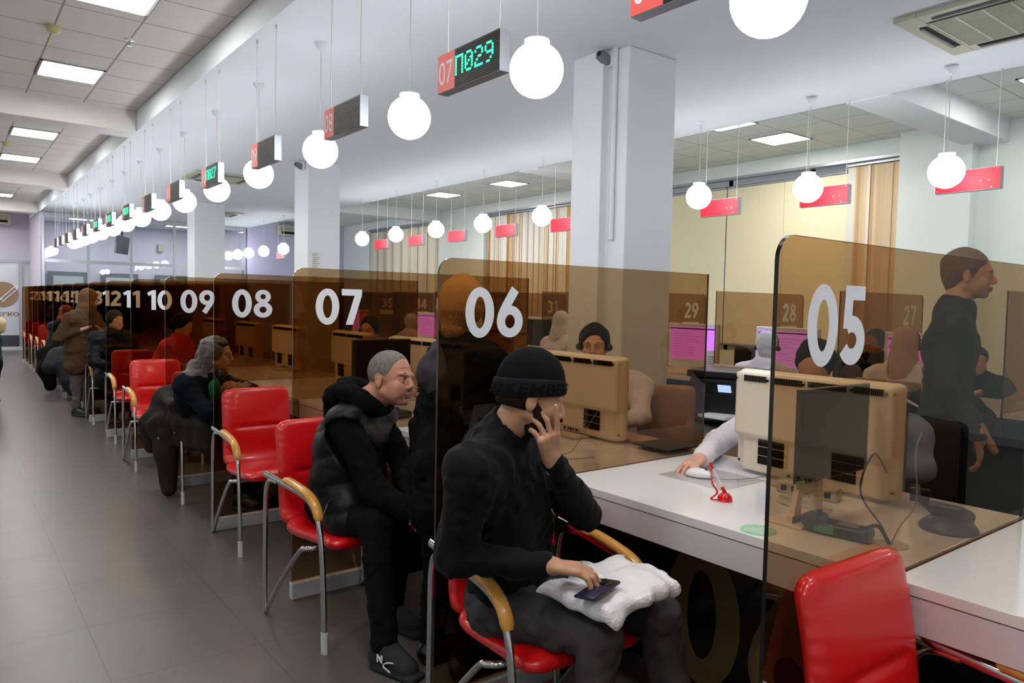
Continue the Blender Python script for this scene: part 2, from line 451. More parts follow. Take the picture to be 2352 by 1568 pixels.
    def mesh(s, name, m, smooth=True):
        V = s.V; V[0] = V[-1] = 0.1; V[:, 0] = V[:, -1] = 0.1; V[:, :, 0] = V[:, :, -1] = 0.1
        ins = V < 0
        c = np.zeros([d - 1 for d in V.shape], np.int8)
        for dx in (0, 1):
            for dy in (0, 1):
                for dz in (0, 1):
                    c += ins[dx:V.shape[0] - 1 + dx, dy:V.shape[1] - 1 + dy, dz:V.shape[2] - 1 + dz]
        act = (c > 0) & (c < 8)
        I = np.argwhere(act)
        idx = np.full(act.shape, -1, np.int32); idx[act] = np.arange(len(I))
        P = np.zeros((len(I), 3)); cnt = np.zeros(len(I))
        cor = [(a, b, d) for a in (0, 1) for b in (0, 1) for d in (0, 1)]
        val = {q: V[I[:, 0] + q[0], I[:, 1] + q[1], I[:, 2] + q[2]] for q in cor}
        for a in cor:
            for d in range(3):
                if a[d] == 0:
                    b = list(a); b[d] = 1; b = tuple(b)
                    va, vb = val[a], val[b]; mk = (va < 0) != (vb < 0)
                    t = np.where(mk, va / np.where(mk, va - vb, 1), 0)
                    pt = np.array(a, float)[None, :] + np.zeros((len(I), 3)); pt[:, d] += t
                    P += pt * mk[:, None]; cnt += mk
        P = (I + P / cnt[:, None]) * s.h + s.lo
        F = []
        for d in range(3):
            e1, e2 = [x for x in range(3) if x != d]
            sa = [slice(None)] * 3; sb = [slice(None)] * 3; sa[d] = slice(0, -1); sb[d] = slice(1, None)
            ch = ins[tuple(sa)] != ins[tuple(sb)]
            E = np.argwhere(ch); E = E[(E[:, e1] > 0) & (E[:, e2] > 0) & (E[:, e1] < V.shape[e1] - 1) & (E[:, e2] < V.shape[e2] - 1)]
            flip = ins[E[:, 0], E[:, 1], E[:, 2]]
            q = []
            for (o1, o2) in ((-1, -1), (0, -1), (0, 0), (-1, 0)):
                J = E.copy(); J[:, e1] += o1; J[:, e2] += o2; q.append(idx[J[:, 0], J[:, 1], J[:, 2]])
            q = np.stack(q, 1)
            if d == 1: flip = ~flip
            q[~flip] = q[~flip][:, ::-1]
            F.append(q)
        F = np.concatenate(F)
        # one relaxing pass evens the quads out
        me = bpy.data.meshes.new(name)
        me.vertices.add(len(P)); me.vertices.foreach_set('co', P.astype(np.float32).ravel())
        me.loops.add(len(F) * 4); me.loops.foreach_set('vertex_index', F.astype(np.int32).ravel())
        me.polygons.add(len(F)); me.polygons.foreach_set('loop_start', np.arange(len(F), dtype=np.int32) * 4)
        me.polygons.foreach_set('use_smooth', np.ones(len(F), bool))
        me.update(calc_edges=True); me.validate()
        me.materials.append(m)
        return me
    def ob(s, name, m, parent=None):
        return link(name, s.mesh(name, m), parent)

# ============================================================ the room
Z0, Z1 = 3.435, 3.674
M_floor = grid_mat('grey_porcelain_tiles', (90, 87, 87), (62, 60, 58), 0.495, 0.575, 4.33, 0.60, 0.004, 0.33, noise=0.10, nscale=2.5, bump=0.04, bscale=25)
M_ceil = grid_mat('mineral_ceiling_tiles', (232, 226, 220), (160, 154, 148), 0.745, 0.545, 7.14, 0.59, 0.014, 0.9, noise=0.03, bump=0.2, bscale=400)
M_ceilr = grid_mat('mineral_ceiling_tiles_pale', (226, 232, 228), (168, 172, 170), 7.0, 0.545, 5.2, 0.59, 0.012, 0.9, noise=0.03, bump=0.2, bscale=400)
struct('floor', MB().box(-3.1, 9.7, -4.1, 24.5, -0.2, 0), M_floor)
struct('ceiling', MB().box(1.84, 6.70, -4, 20.6, Z0, 4.0), M_plaster)
tag(MB().box(-3, 1.84, -4, 23.3, Z1, 4.0).ob('ceiling', M_ceil), kind='structure')
tag(MB().box(6.70, 9.5, -4, 23.3, Z1, 4.0).ob('ceiling', M_ceilr), kind='structure')
tag(MB().box(1.84, 6.70, 20.6, 23.3, Z0 + 0.02, 4.0).ob('ceiling', M_plaster), kind='structure')
struct('wall_left', MB().box(-3.2, -3, -4, 24.4, 0, 4.0), M_wallr)
struct('wall_back', MB().box(-3, 9.7, -4.2, -4, 0, 4.0), M_wallr)
for i, y in enumerate((3.55, 9.68, 15.65, 20.9)):
    struct('trim_%d' % (i + 1), MB().bbox(-3, 1.84, y, y + 0.42, Z0 - 0.01, Z1 + 0.05, 0.01), M_beam)
for i, y in enumerate((3.22, 8.15, 15.2)):
    struct('trim_%d' % (i + 5), MB().bbox(6.70, 9.5, y, y + 0.42, Z0 - 0.01, Z1 + 0.05, 0.01), M_column)
struct('trim_8', MB().box(4.5, 6.2, 15.35, 15.38, Z0 - 0.006, Z0), M_beam)

# right wall: piers, lintel and sill around three windows
mb = MB()
mb.box(9.5, 9.8, -4, 3.52, 0, 4.0); mb.box(9.30, 9.8, 3.52, 4.33, 0, 4.0); mb.box(9.5, 9.8, 9.75, 10.2, 0.85, 3.46)
mb.box(9.5, 9.8, 13.36, 15.2, 0.85, 3.46); mb.box(9.5, 9.8, 18.9, 24.5, 0, 4.0)
mb.box(9.5, 9.8, 4.33, 18.9, 3.46, 4.0); mb.box(9.5, 9.8, 4.33, 18.9, 0, 0.85)
struct('wall_right', mb, M_wallr)
struct('baseboard_right', MB().bbox(9.28, 9.3, 3.5, 4.35, 0, 0.1, 0.004).bbox(9.48, 9.5, -4, 3.5, 0, 0.1, 0.004).bbox(9.48, 9.5, 4.35, 23.2, 0, 0.1, 0.004), M_plinth)
M_frame = mat('window_frame_white', (205, 208, 212), 0.4)
for i, (a, b) in enumerate(((4.33, 9.75), (10.2, 13.36), (15.2, 18.9))):
    mb = MB().box(9.68, 9.74, a, b, 3.38, 3.46).box(9.68, 9.74, a, b, 0.85, 0.93)
    k = max(2, int((b - a) / 1.3))
    for j in range(k + 1):
        y = a + (b - a) * j / k; mb.box(9.68, 9.74, max(a, y - 0.035), min(b, y + 0.035), 0.85, 3.46)
    wn = tag(mb.ob('window_%d' % (i + 1), M_frame), kind='structure')
    MB().box(9.70, 9.706, a, b, 0.9, 3.42).ob('window_pane', CLEAR, wn)
# blinds
M_roller = mat('yellow_roller_fabric', (240, 230, 194), 0.8, bump=0.1, bscale=300)
M_tanst = stripe_mat('tan_striped_slats', [(226, 200, 166), (214, 182, 142), (234, 214, 188), (222, 194, 156), (238, 226, 206), (202, 168, 128)], 0.045)
M_mixst = stripe_mat('tan_and_white_slats', [(228, 226, 218), (186, 140, 74), (222, 214, 198), (232, 230, 226), (196, 160, 104), (228, 224, 214)], 0.028)
M_crst = stripe_mat('cream_slats', [(226, 218, 198), (218, 208, 184), (230, 224, 208)], 0.12)
M_wstrip = mat('white_slat_fabric', (224, 222, 210), 0.8)
for a, b, lab in ((5.12, 6.05, 'yellow roller blind beside the tan striped slats'), (6.055, 7.02, 'middle yellow roller blind, with a thin seam on each side'), (7.04, 8.37, 'yellow roller blind just right of the nearest white column'), (8.38, 9.74, 'yellow roller blind mostly hidden behind the nearest white column')):
    t = thing('roller_blind', lab, 'blind', (9.58, (a + b) / 2, 0.95), 0, 'yellow roller blinds')
    hw = (b - a) / 2
    MB().box(-0.003, 0.003, -hw, hw, 0, 2.37).ob('fabric', M_roller, t)
    MB().tube([(0, -hw, 2.39), (0, hw, 2.39)], 0.022, 12).ob('roller_tube', M_alu, t)
    MB().bbox(-0.012, 0.012, -hw, hw, -0.02, 0.01, 0.004).ob('bottom_bar', M_alu, t)
def slat_blind(lab, a, b, m, pitch=0.09, group=None):
    t = thing('vertical_blind', lab, 'blind', (9.56, (a + b) / 2, 0.9), 0, group)
    hw = (b - a) / 2; mb = MB(); n = int((b - a) / pitch)
    for i in range(n):
        y = -hw + (i + 0.5) * (b - a) / n; ang = 0.25 * math.sin(i * 1.7)
        dy = pitch * 0.58 * math.cos(ang); dx = pitch * 0.5 * math.sin(ang)
        mb.add([(-dx, y - dy, 0), (dx, y + dy, 0), (dx, y + dy, 2.49), (-dx, y - dy, 2.49), (-dx + 0.002, y - dy, 0), (dx + 0.002, y + dy, 0), (dx + 0.002, y + dy, 2.49), (-dx + 0.002, y - dy, 2.49)],
               [(0, 1, 2, 3), (7, 6, 5, 4), (0, 3, 7, 4), (1, 5, 6, 2), (3, 2, 6, 7), (0, 4, 5, 1)])
    mb.ob('slats', m, t)
    MB().bbox(-0.02, 0.02, -hw, hw, 2.5, 2.54, 0.004).ob('head_rail', M_alu, t)
slat_blind('tan and beige striped vertical slat blind at the end of the near window', 4.335, 5.0, M_tanst)
slat_blind('narrow white slat hanging between yellow blinds and tan slats', 5.0, 5.12, M_wstrip)
slat_blind('tan and white striped slat blind left of the nearest column', 10.25, 13.3, M_mixst, 0.06)
slat_blind('cream vertical slat blind on the farthest window', 15.25, 18.85, M_crst, 0.12)
struct('trim_9', MB().box(9.46, 9.54, 4.33, 9.75, 3.44, 3.475).box(9.46, 9.54, 10.2, 13.36, 3.44, 3.475).box(9.46, 9.54, 15.2, 18.9, 3.44, 3.475), M_alu)

# columns
cols = [(4.06, 3.89, 4.60, 4.30), (4.06, 9.95, 4.54, 10.46), (4.06, 15.8, 4.66, 16.36)]
for i, (x0, y0, x1, y1) in enumerate(cols):
    t = tag(MB().bbox(x0, x1, y0, y1, 0, Z0, 0.012).ob('column', M_column), ['white square column nearest the camera, with a cable box on its side', 'white square column in mid room carrying printed notices', 'farthest white column, in front of the glazed partition'][i], 'column', 'white columns')
    if i == 0:
        MB().bbox(x0 - 0.07, x0 + 0.01, y0 + 0.2, y1 + 0.12, 0, Z0, 0.006).ob('cable_box', M_column, t)
        MB().tube([(x0 - 0.02, y0 + 0.12, 2.0), (x0 - 0.02, y0 + 0.12, Z0)], 0.018, 10).ob('conduit', M_column, t, 60)
M_cambody = mat('camera_grey', (120, 118, 120), 0.4)
for x, y, lab in ((4.0, 4.08, 'small security camera at the top of the nearest column'), (4.0, 10.1, 'small security camera at the top of the middle column')):
    t = thing('security_camera', lab, 'camera', (x, y, 3.36), 0)
    R = Matrix.Rotation(math.radians(25), 4, 'Y')
    MB().bbox(-0.07, 0.05, -0.035, 0.035, -0.03, 0.03, 0.008, R).ob('camera_body', M_cambody, t)
    MB().tube([(-0.075, 0, 0.03), (-0.062, 0, 0.026)], 0.02, 16).ob('lens', M_dk, t)
    MB().bbox(0.02, 0.055, -0.06, 0.06, -0.05, 0.07, 0.006).ob('junction_box', M_white, t)
    MB().tube([(0.0, 0, 0.0), (0.03, 0, 0.05)], 0.01, 8).ob('bracket', M_white, t)
# notices on the middle column
for z, h_, lab in ((1.93, 0.26, 'white instruction notice high on the middle column'), (1.72, 0.12, 'white notice low on the middle column, above the glass')):
    t = tag(MB().box(4.10, 4.26, 9.944, 9.949, z, z + h_).ob('wall_notice', M_paper), lab, 'notice')
    mb = MB()
    for j in range(int(h_ / 0.03)): mb.box(4.125, 4.125 + 0.11 * (0.6 + 0.4 * ((j * 7) % 3) / 2), 9.942, 9.9445, z + 0.02 + j * 0.027, z + 0.028 + j * 0.027)
    mb.ob('print_lines', M_grey, t)

# end of the hall
M_endpanel = mat('pale_gloss_wall_panel', (206, 208, 216), 0.22, coat=0.3)
M_dado = mat('dark_grey_dado', (58, 60, 66), 0.5)
struct('wall_far', MB().box(-3, 9.5, 23.4, 23.6, 0, 4.0), M_lav)
struct('trim_10', MB().box(-3, 1.9, 23.34, 23.4, 0.40, 2.30), M_endpanel)
struct('trim_11', MB().box(-3, 1.9, 23.33, 23.4, 0.10, 0.40), M_dado)
struct('baseboard_far', MB().bbox(-3, 9.5, 23.31, 23.34, 0, 0.10, 0.005), M_plinth)
struct('trim_12', MB().box(-3, 1.84, 23.32, 23.4, 2.30, 2.37).box(1.60, 1.68, 23.30, 23.4, 0.101, 2.299), M_alu)
# round emblem with tick, and the word below it
M_tancircle = mat('tan_decal', (150, 122, 96), 0.5)
t = tag(MB().lathe([(0.33, 0), (0.33, 0.006)], (0, 0, 0), 48).ob('wall_emblem', M_tancircle), 'tan round emblem with a light tick on the far wall', 'emblem')
t.location = (1.26, 23.335, 1.47); t.rotation_euler = (PI / 2, 0, 0)
P0 = [(-0.24, 0.02), (-0.05, -0.17), (0.30, 0.19)]
def outline(pts, wd):
    mb = MB(); off = wd
    a, b, c = [Vector((p[0], p[1], 0)) for p in pts]
    for p, q in ((a, b), (b, c)):
        d = (q - p).normalized(); n = Vector((-d.y, d.x, 0)) * off
        for sgn in (-1, 1):
            mb.tube([p + n * sgn + Vector((0, 0, 0.007)), q + n * sgn + Vector((0, 0, 0.007))], 0.014, 6)
    for p in (a, c): mb.sphere((p.x, p.y, 0.007), 0.045, 10, (1, 1, 0.2))
    return mb
tk = outline(P0, 0.04).ob('tick', M_white_num, t)
M_browntxt = mat('brown_lettering', (120, 96, 88), 0.6)
o = place_text('ЛЕГКО', (0.98, 23.333, 0.90), (1, 0, 0), (0, 0, 1), width=0.62, height=0.105, m=M_browntxt, name='wall_lettering', bold=0.02)
tag(o, 'brown word ЛЕГКО on the far wall below the round emblem', 'lettering')

# glazed partition across the end of the counters
mb = MB(); GY = 20.6
for x in (1.90, 2.84, 3.78, 4.80, 5.30, 6.60):
    mb.bbox(x - 0.03, x + 0.03, GY - 0.03, GY + 0.03, 0, Z0, 0.005)
mb.box(1.9, 6.6, GY - 0.024, GY + 0.024, 2.26, 2.34); mb.box(1.9, 6.6, GY - 0.024, GY + 0.024, 3.33, Z0 - 0.002); mb.box(1.9, 6.6, GY - 0.024, GY + 0.024, 0.001, 0.1)
pt = tag(mb.ob('wall_glazed', M_alu), kind='structure')
XS = [1.93, 2.81, 2.87, 3.75, 3.81, 4.77, 4.83, 5.27, 5.33, 6.57]
for i in range(0, 10, 2):
    MB().box(XS[i], XS[i + 1], GY - 0.004, GY + 0.004, 2.34, 3.33).ob('glass_pane', CLEAR, pt)
    MB().box(XS[i], XS[i + 1], GY - 0.004, GY + 0.004, 0.1, 2.26).ob('glass_pane', CLEAR, pt)
struct('wall_vestibule', MB().box(1.85, 1.95, 20.66, 23.3, 0, Z0).box(6.55, 6.65, 20.66, 23.3, 0, Z0), M_lav)
M_dkframe = mat('grey_door_frame', (112, 118, 126), 0.4)
for i, x in enumerate((2.25, 3.5, 4.9)):
    d = tag(MB().box(x, x + 0.95, 23.28, 23.34, 0, 2.12).ob('door_%d' % (i + 1), M_dkframe), kind='structure')
    MB().box(x + 0.12, x + 0.83, 23.26, 23.29, 0.2, 2.0).ob('door_panel', mat('door_glass_pale', (186, 196, 196), 0.2), d)
    MB().tube([(x + 0.09, 23.24, 0.95), (x + 0.09, 23.24, 1.15)], 0.012, 8).ob('door_handle', M_chrome, d)
struct('wall_right_end', MB().box(6.66, 9.5, 20.55, 20.7, 0, Z1), mat('lilac_wall_paint', (196, 192, 222), 0.6))
tag(MB().bbox(5.0, 5.06, 23.3, 23.33, 2.85, 3.02, 0.004).bbox(4.98, 5.12, 23.26, 23.34, 2.8, 3.02, 0.01).ob('wall_box', M_ac), 'small beige box high on the wall behind the glazing', 'box')

# recessed lights
lts = [((0.755, 5.80, 1.29, 6.38), 'left'), ((0.755, 8.18, 1.29, 8.76), 'left'), ((0.755, 11.70, 1.29, 12.28), 'left'), ((0.755, 14.02, 1.29, 14.60), 'left'), ((0.755, 17.40, 1.29, 17.98), 'left'), ((0.755, 19.60, 1.29, 20.18), 'left'),
       ((0.755, 1.5, 1.29, 2.08), 'left'), ((-1.2, 5.8, -0.66, 6.38), 'left'), ((-1.2, 11.7, -0.66, 12.28), 'left'), ((-1.2, 1.5, -0.66, 2.08), 'left'), ((-1.2, 17.4, -0.66, 17.98), 'left'), ((0.755, -1.5, 1.29, -0.92), 'left'), ((-1.2, -1.5, -0.66, -0.92), 'left'), ((-1.2, 21.6, -0.66, 22.18), 'left'), ((-1.2, 19.6, -0.66, 20.18), 'left'), ((-0.3, 21.8, 0.24, 22.38), 'left'),  # last three are added, unseen, to brighten the far wall
       ((8.23, 5.18, 8.77, 5.74), 'right'), ((7.06, 5.18, 7.60, 5.74), 'right'), ((7.90, 10.45, 8.42, 11.0), 'right'), ((6.90, 10.45, 7.35, 11.0), 'right'), ((7.80, 12.5, 8.34, 13.06), 'right'), ((6.90, 12.5, 7.30, 13.06), 'right'), ((7.75, 16.1, 8.3, 16.66), 'right'), ((7.9, 2.1, 8.44, 2.66), 'right')]
lts += [((2.6, 21.6, 3.2, 22.2), 'v'), ((4.9, 21.6, 5.5, 22.2), 'v')]  # two panels added to brighten the vestibule behind the glazing
labs = ['square ceiling light panel cut by the top edge of the photo, above the aisle', 'bright square ceiling light over the aisle, second from the top', 'aisle ceiling light just beyond the first crossing beam', 'second aisle light beyond the first crossing beam', 'aisle light just past the second crossing beam', 'last aisle light before the far wall'] + [None] * 10 + \
       ['ceiling light above the yellow blinds, whole square in view', 'thin sliver of ceiling light above the yellow blinds', 'ceiling light left of the near column, nearer and to the window side', 'thin ceiling light left of the near column beside the low ceiling', 'second ceiling light left of the near column, farther back', 'small far sliver of ceiling light beside the low ceiling edge', 'far ceiling light just right of the middle column', 'ceiling light at the right edge of the photo', 'light panel added to brighten the vestibule behind the glazing, left', 'light panel added to brighten the vestibule behind the glazing, right']
for (a, lab) in zip(lts, labs):
    (x0, y0, x1, y1), side = a
    t = thing('ceiling_light', lab or 'unseen ceiling light panel of the aisle', 'ceiling light', ((x0 + x1) / 2, (y0 + y1) / 2, Z1 if side != 'v' else Z0 + 0.02), 0, 'recessed ceiling light panels' if lab else 'aisle light panels out of view')
    hx, hy = (x1 - x0) / 2, (y1 - y0) / 2
    MB().box(-hx, hx, -hy, -hy + 0.02, -0.012, 0.0).box(-hx, hx, hy - 0.02, hy, -0.012, 0).box(-hx, -hx + 0.02, -hy, hy, -0.012, 0).box(hx - 0.02, hx, -hy, hy, -0.012, 0).ob('frame', M_alu, t)
    MB().box(-hx + 0.02, hx - 0.02, -hy + 0.02, hy - 0.02, -0.006, -0.002).ob('diffuser', M_ltube, t)
# smoke detectors and sprinklers
for x, y, z, lab in ((0.75, 7.14, Z1, 'yellowed smoke detector on the aisle ceiling near the top left'), (0.77, 13.0, Z1, 'small yellowed smoke detector on the aisle ceiling beyond the beam'), (7.0, 6.6, Z1, 'smoke detector on the ceiling over the yellow blinds'), (7.3, 11.9, Z1, 'smoke detector between far ceiling lights')):
    t = tag(MB().lathe([(0.055, 0), (0.055, -0.02), (0.045, -0.045), (0.02, -0.055)], (0, 0, 0), 24).ob('smoke_detector', mat('aged_plastic', (206, 196, 140), 0.5), None, 40), lab, 'smoke detector'); t.location = (x, y, z)
    MB().lathe([(0.048, -0.026), (0.048, -0.032)], (0, 0, 0), 24).ob('vent_ring', M_slot, t)
t = thing('sprinkler', 'small sprinkler head on the aisle ceiling between lights', 'sprinkler', (1.29, 7.05, Z1))
MB().lathe([(0.04, 0), (0.035, -0.012), (0.012, -0.015)], (0, 0, 0), 20).ob('escutcheon', M_white, t, 40)
MB().lathe([(0.008, -0.012), (0.008, -0.05), (0.02, -0.053), (0.02, -0.057)], (0, 0, 0), 14).ob('nozzle', M_alu, t)
# ceiling cassette units
def cassette(x, y, lab):
    t = thing('ceiling_air_conditioner', lab, 'air conditioner', (x, y, Z0), 0, 'ceiling cassette units')
    mb = MB(); a, b, c = 0.475, 0.33, 0.27
    mb.bbox(-a, a, -a, -b, -0.03, 0, 0.006).bbox(-a, a, b, a, -0.03, 0, 0.006).bbox(-a, -b, -b, b, -0.03, 0, 0.006).bbox(b, a, -b, b, -0.03, 0, 0.006).ob('face_frame', M_ac, t)
    mb = MB()
    for s_ in (-1, 1):
        mb.box(-0.27, 0.27, s_ * 0.37 - 0.025, s_ * 0.37 + 0.025, -0.0325, -0.029); mb.box(s_ * 0.37 - 0.025, s_ * 0.37 + 0.025, -0.27, 0.27, -0.0325, -0.029)
    mb.ob('air_slots', M_slot, t)
    mb = MB()
    for s_ in (-1, 1):
        mb.bbox(-0.26, 0.26, s_ * 0.385 - 0.012, s_ * 0.385 + 0.012, -0.045, -0.03, 0.004); mb.bbox(s_ * 0.385 - 0.012, s_ * 0.385 + 0.012, -0.26, 0.26, -0.045, -0.03, 0.004)
    mb.ob('louvres', M_grey, t)
    mb = MB()
    for i in range(34):
        v = -b + 0.03 + i * (2 * b - 0.06) / 33; mb.box(v - 0.0045, v + 0.0045, -b + 0.02, b - 0.02, -0.034, -0.028)
    for i in range(5):
        v = -b + 0.02 + i * (2 * b - 0.04) / 4; mb.box(-b + 0.02, b - 0.02, v - 0.008, v + 0.008, -0.037, -0.028)
    mb.ob('grille', M_ac, t); MB().box(-b, b, -b, b, -0.026, -0.01).ob('filter', M_acd, t)
cassette(5.50, 1.95, 'beige ceiling cassette air conditioner at the top right corner')
cassette(3.55, 12.35, 'ceiling cassette air conditioner behind hanging sign 10')
cassette(5.0, 17.6, 'small distant ceiling cassette beside the middle column')
def split_ac(x, y, z, rz, lab):
    t = thing('wall_air_conditioner', lab, 'air conditioner', (x, y, z), rz)
    MB().bbox(-0.5, 0.5, -0.22, 0, -0.15, 0.15, 0.04, seg=3).ob('casing', M_ac, t, 40)
    MB().box(-0.42, 0.42, -0.225, -0.20, -0.10, -0.03).ob('outlet', M_slot, t)
    mb = MB()
    for k in range(3): mb.box(-0.45, 0.45, -0.226, -0.218, 0.0 + k * 0.035, 0.006 + k * 0.035)
    mb.ob('intake_slots', M_slot, t)
split_ac(0.95, 23.33, 3.42, 0, 'split air conditioner high on the far wall at the left edge')
split_ac(7.95, 20.54, 3.42, 0, 'split air conditioner on the lilac wall beside the middle column')
# hanging tv
t = thing('hanging_television', 'dark television hanging from the ceiling near the glazed partition', 'television', (3.3, 19.0, 2.66), 1.05)
R = Matrix.Rotation(0.12, 4, 'X')
MB().bbox(-0.34, 0.34, -0.03, 0.03, -0.20, 0.20, 0.01, R).ob('screen_body', M_dk, t)
MB().tube([(0, 0, 0.2), (0, 0, Z0 - 2.66)], 0.02, 10).ob('ceiling_pole', M_dk, t)
MB().box(-0.32, 0.32, 0.031, 0.033, -0.18, 0.18, R).ob('display', emat('tv_green_glow', (60, 190, 150), 0.8), t)

# exit sign seen between the dividers
t = tag(MB().bbox(9.44, 9.5, 14.3, 14.55, 1.55, 1.75, 0.004).ob('exit_sign', mat('green_exit_plate', (20, 110, 70), 0.4)), 'small green exit sign on the window wall behind the dividers', 'exit sign')
MB().box(9.43, 9.441, 14.36, 14.42, 1.58, 1.72).box(9.43, 9.441, 14.44, 14.50, 1.6, 1.66).ob('pictogram', M_white, t)

# ============================================================ globes and signs
PY = [0.872, 2.18, 3.521, 4.852, 6.148, 7.452, 8.739, 9.903, 11.2, 12.35, 13.436, 14.606, 15.749, 16.75, 17.6, 18.3, 19.05]
NUM = list(range(5, 22))
MID = [(PY[i] + PY[i + 1]) / 2 for i in range(16)]     # counters 06..21
def make_globe(lab):
    t = thing('globe_lamp', lab, 'pendant lamp', (0, 0, 2.63))
    MB().sphere((0, 0, 0), 0.131, 32).ob('glass_globe', M_globe, t, 180)
    MB().lathe([(0.05, 0.118), (0.062, 0.13), (0.062, 0.142), (0.02, 0.147)], n=24).ob('collar', M_white, t, 40)
    MB().tube([(0, 0, 0.14), (0, 0, Z0 - 2.63 - 0.04)], 0.0035, 8).ob('cord', M_cable, t)
    MB().lathe([(0.008, Z0 - 2.63 - 0.06), (0.03, Z0 - 2.63 - 0.045), (0.05, Z0 - 2.63 - 0.008), (0.05, Z0 - 2.63)], n=24).ob('ceiling_cup', M_white, t, 40)
    return t
g0 = make_globe('white globe lamp cut by the top edge, nearest the camera')
GY1 = [1.541, 2.811, 4.039, 5.388, 6.772, 8.061, 9.358, 10.595] + MID[8:]
for i, y in enumerate(GY1):
    lab = 'white globe lamp hanging over the aisle-side counters near sign %02d' % (i + 6) if i else None
    g = g0 if i == 0 else dup(g0, lab)
    g['group'] = 'globe lamps over the aisle-side counters'; g.location = (2.294, y, 2.63 if i else 2.58)
GY2 = [2.563, 3.739, 4.973, 6.2, 7.528, 8.868, 10.169, 11.49, 12.8, 16.86, 18.18, 19.3, 20.2]
for i, y in enumerate(GY2):
    g = dup(g0, 'white globe lamp in the window-side row, %s from the right' % ['first', 'second', 'third', 'fourth, hidden behind the column', 'fifth', 'sixth', 'seventh', 'eighth', 'ninth', 'tenth', 'eleventh', 'twelfth', 'last'][i], group='globe lamps over the window-side counters')
    g.location = (6.29, y, 2.61 if i < 2 else 2.66)
for i, y in enumerate((0.35, -0.9)): 
    g = dup(g0, 'globe lamp over the counters beside the camera', group='globe lamps beside the camera'); g.location = (2.294, y, 2.63)
    g = dup(g0, 'globe lamp over the window-side counters beside the camera', group='globe lamps of the window side beside the camera'); g.location = (6.29, y + 0.9, 2.63)
DOT = {'0': ['01110', '10001', '10011', '10101', '11001', '10001', '01110'], '2': ['01110', '10001', '00001', '00110', '01000', '10000', '11111'], '9': ['01110', '10001', '10001', '01111', '00001', '00010', '01100'],
       '7': ['11111', '00001', '00010', '00100', '01000', '01000', '01000'], 'П': ['11111', '10001', '10001', '10001', '10001', '10001', '10001'], '1': ['00100', '01100', '00100', '00100', '00100', '00100', '01110'],
       '3': ['01110', '10001', '00001', '00110', '00001', '10001', '01110'], 'С': ['01110', '10001', '10000', '10000', '10000', '10001', '01110'], '4': ['00010', '00110', '01010', '10010', '11111', '00010', '00010'], '5': ['11111', '10000', '11110', '00001', '00001', '10001', '01110']}
LW, LH, LD = 0.49, 0.178, 0.055
def led_sign(k, y, lit):
    lab = 'hanging counter sign %02d, red number plate and %s' % (k, 'green lit dot display reading %s' % lit if lit else 'blank black display')
    t = thing('hanging_sign', lab, 'sign', (1.90, y, 2.48), 0, 'hanging number signs of the aisle-side counters')
    MB().bbox(-LD / 2, LD / 2, -LW / 2, LW / 2, 0, LH, 0.003).ob('case', M_alu, t)
    xf = -LD / 2 - 0.0015
    MB().box(xf, xf + 0.003, LW / 2 - 0.145, LW / 2 - 0.002, 0.003, LH - 0.003).ob('number_plate', M_pinksign, t)
    place_text('%02d' % k, (xf - 0.0006, LW / 2 - 0.014, 0.035), (0, -1, 0), (0, 0, 1), width=0.115, height=0.105, m=M_white_num, parent=t, name='number')
    mb = MB().box(xf, xf + 0.003, -LW / 2 + 0.002, LW / 2 - 0.147, 0.003, LH - 0.003)
    for r_ in range(16):
        zz = 0.006 + r_ * (LH - 0.012) / 16; mb.box(xf - 0.0015, xf, -LW / 2 + 0.003, LW / 2 - 0.148, zz, zz + 0.002)
    mb.ob('display', M_display, t)
    mb = MB()
    if lit:
        p = 0.0128; yy = LW / 2 - 0.16
        for ch in lit:
            for r_, row in enumerate(DOT[ch]):
                for c_, bit in enumerate(row):
                    if bit == '1':
                        cy_, cz_ = yy - c_ * p, 0.135 - r_ * p
                        mb.box(xf - 0.004, xf - 0.001, cy_ - 0.0045, cy_ + 0.0045, cz_ - 0.0045, cz_ + 0.0045)
            yy -= 6 * p
        mb.ob('lit_dots', M_led, t)
    else:
        mb.box(xf - 0.004, xf - 0.001, -LW / 2 + 0.03, -LW / 2 + 0.034, 0.03, 0.034).ob('lit_dots', M_leddim, t)
    for s_ in (-1, 1):
        MB().tube(bez([(0, s_ * 0.2, LH), (0.0, s_ * 0.2 + 0.006 * s_, LH + 0.12), (-0.004, s_ * 0.2, LH + 0.25), (0, s_ * 0.2, Z0 - 2.48)], 4), 0.0028, 6).tube([(0, s_ * 0.2, Z0 - 2.48 - 0.03), (0, s_ * 0.2, Z0 - 2.48)], 0.008, 8).tube([(0, s_ * 0.2, LH), (0, s_ * 0.2, LH + 0.015)], 0.007, 8).ob('suspension_cord', M_cable, t)
    return t
LIT = {7: 'П029', 10: 'П027', 13: 'П034', 14: 'С015', 15: 'П031'}
SY = [1.55, 2.785, 4.10, 5.45] + MID[4:15]
for i, y in enumerate(SY): led_sign(i + 6, y, LIT.get(i + 6))
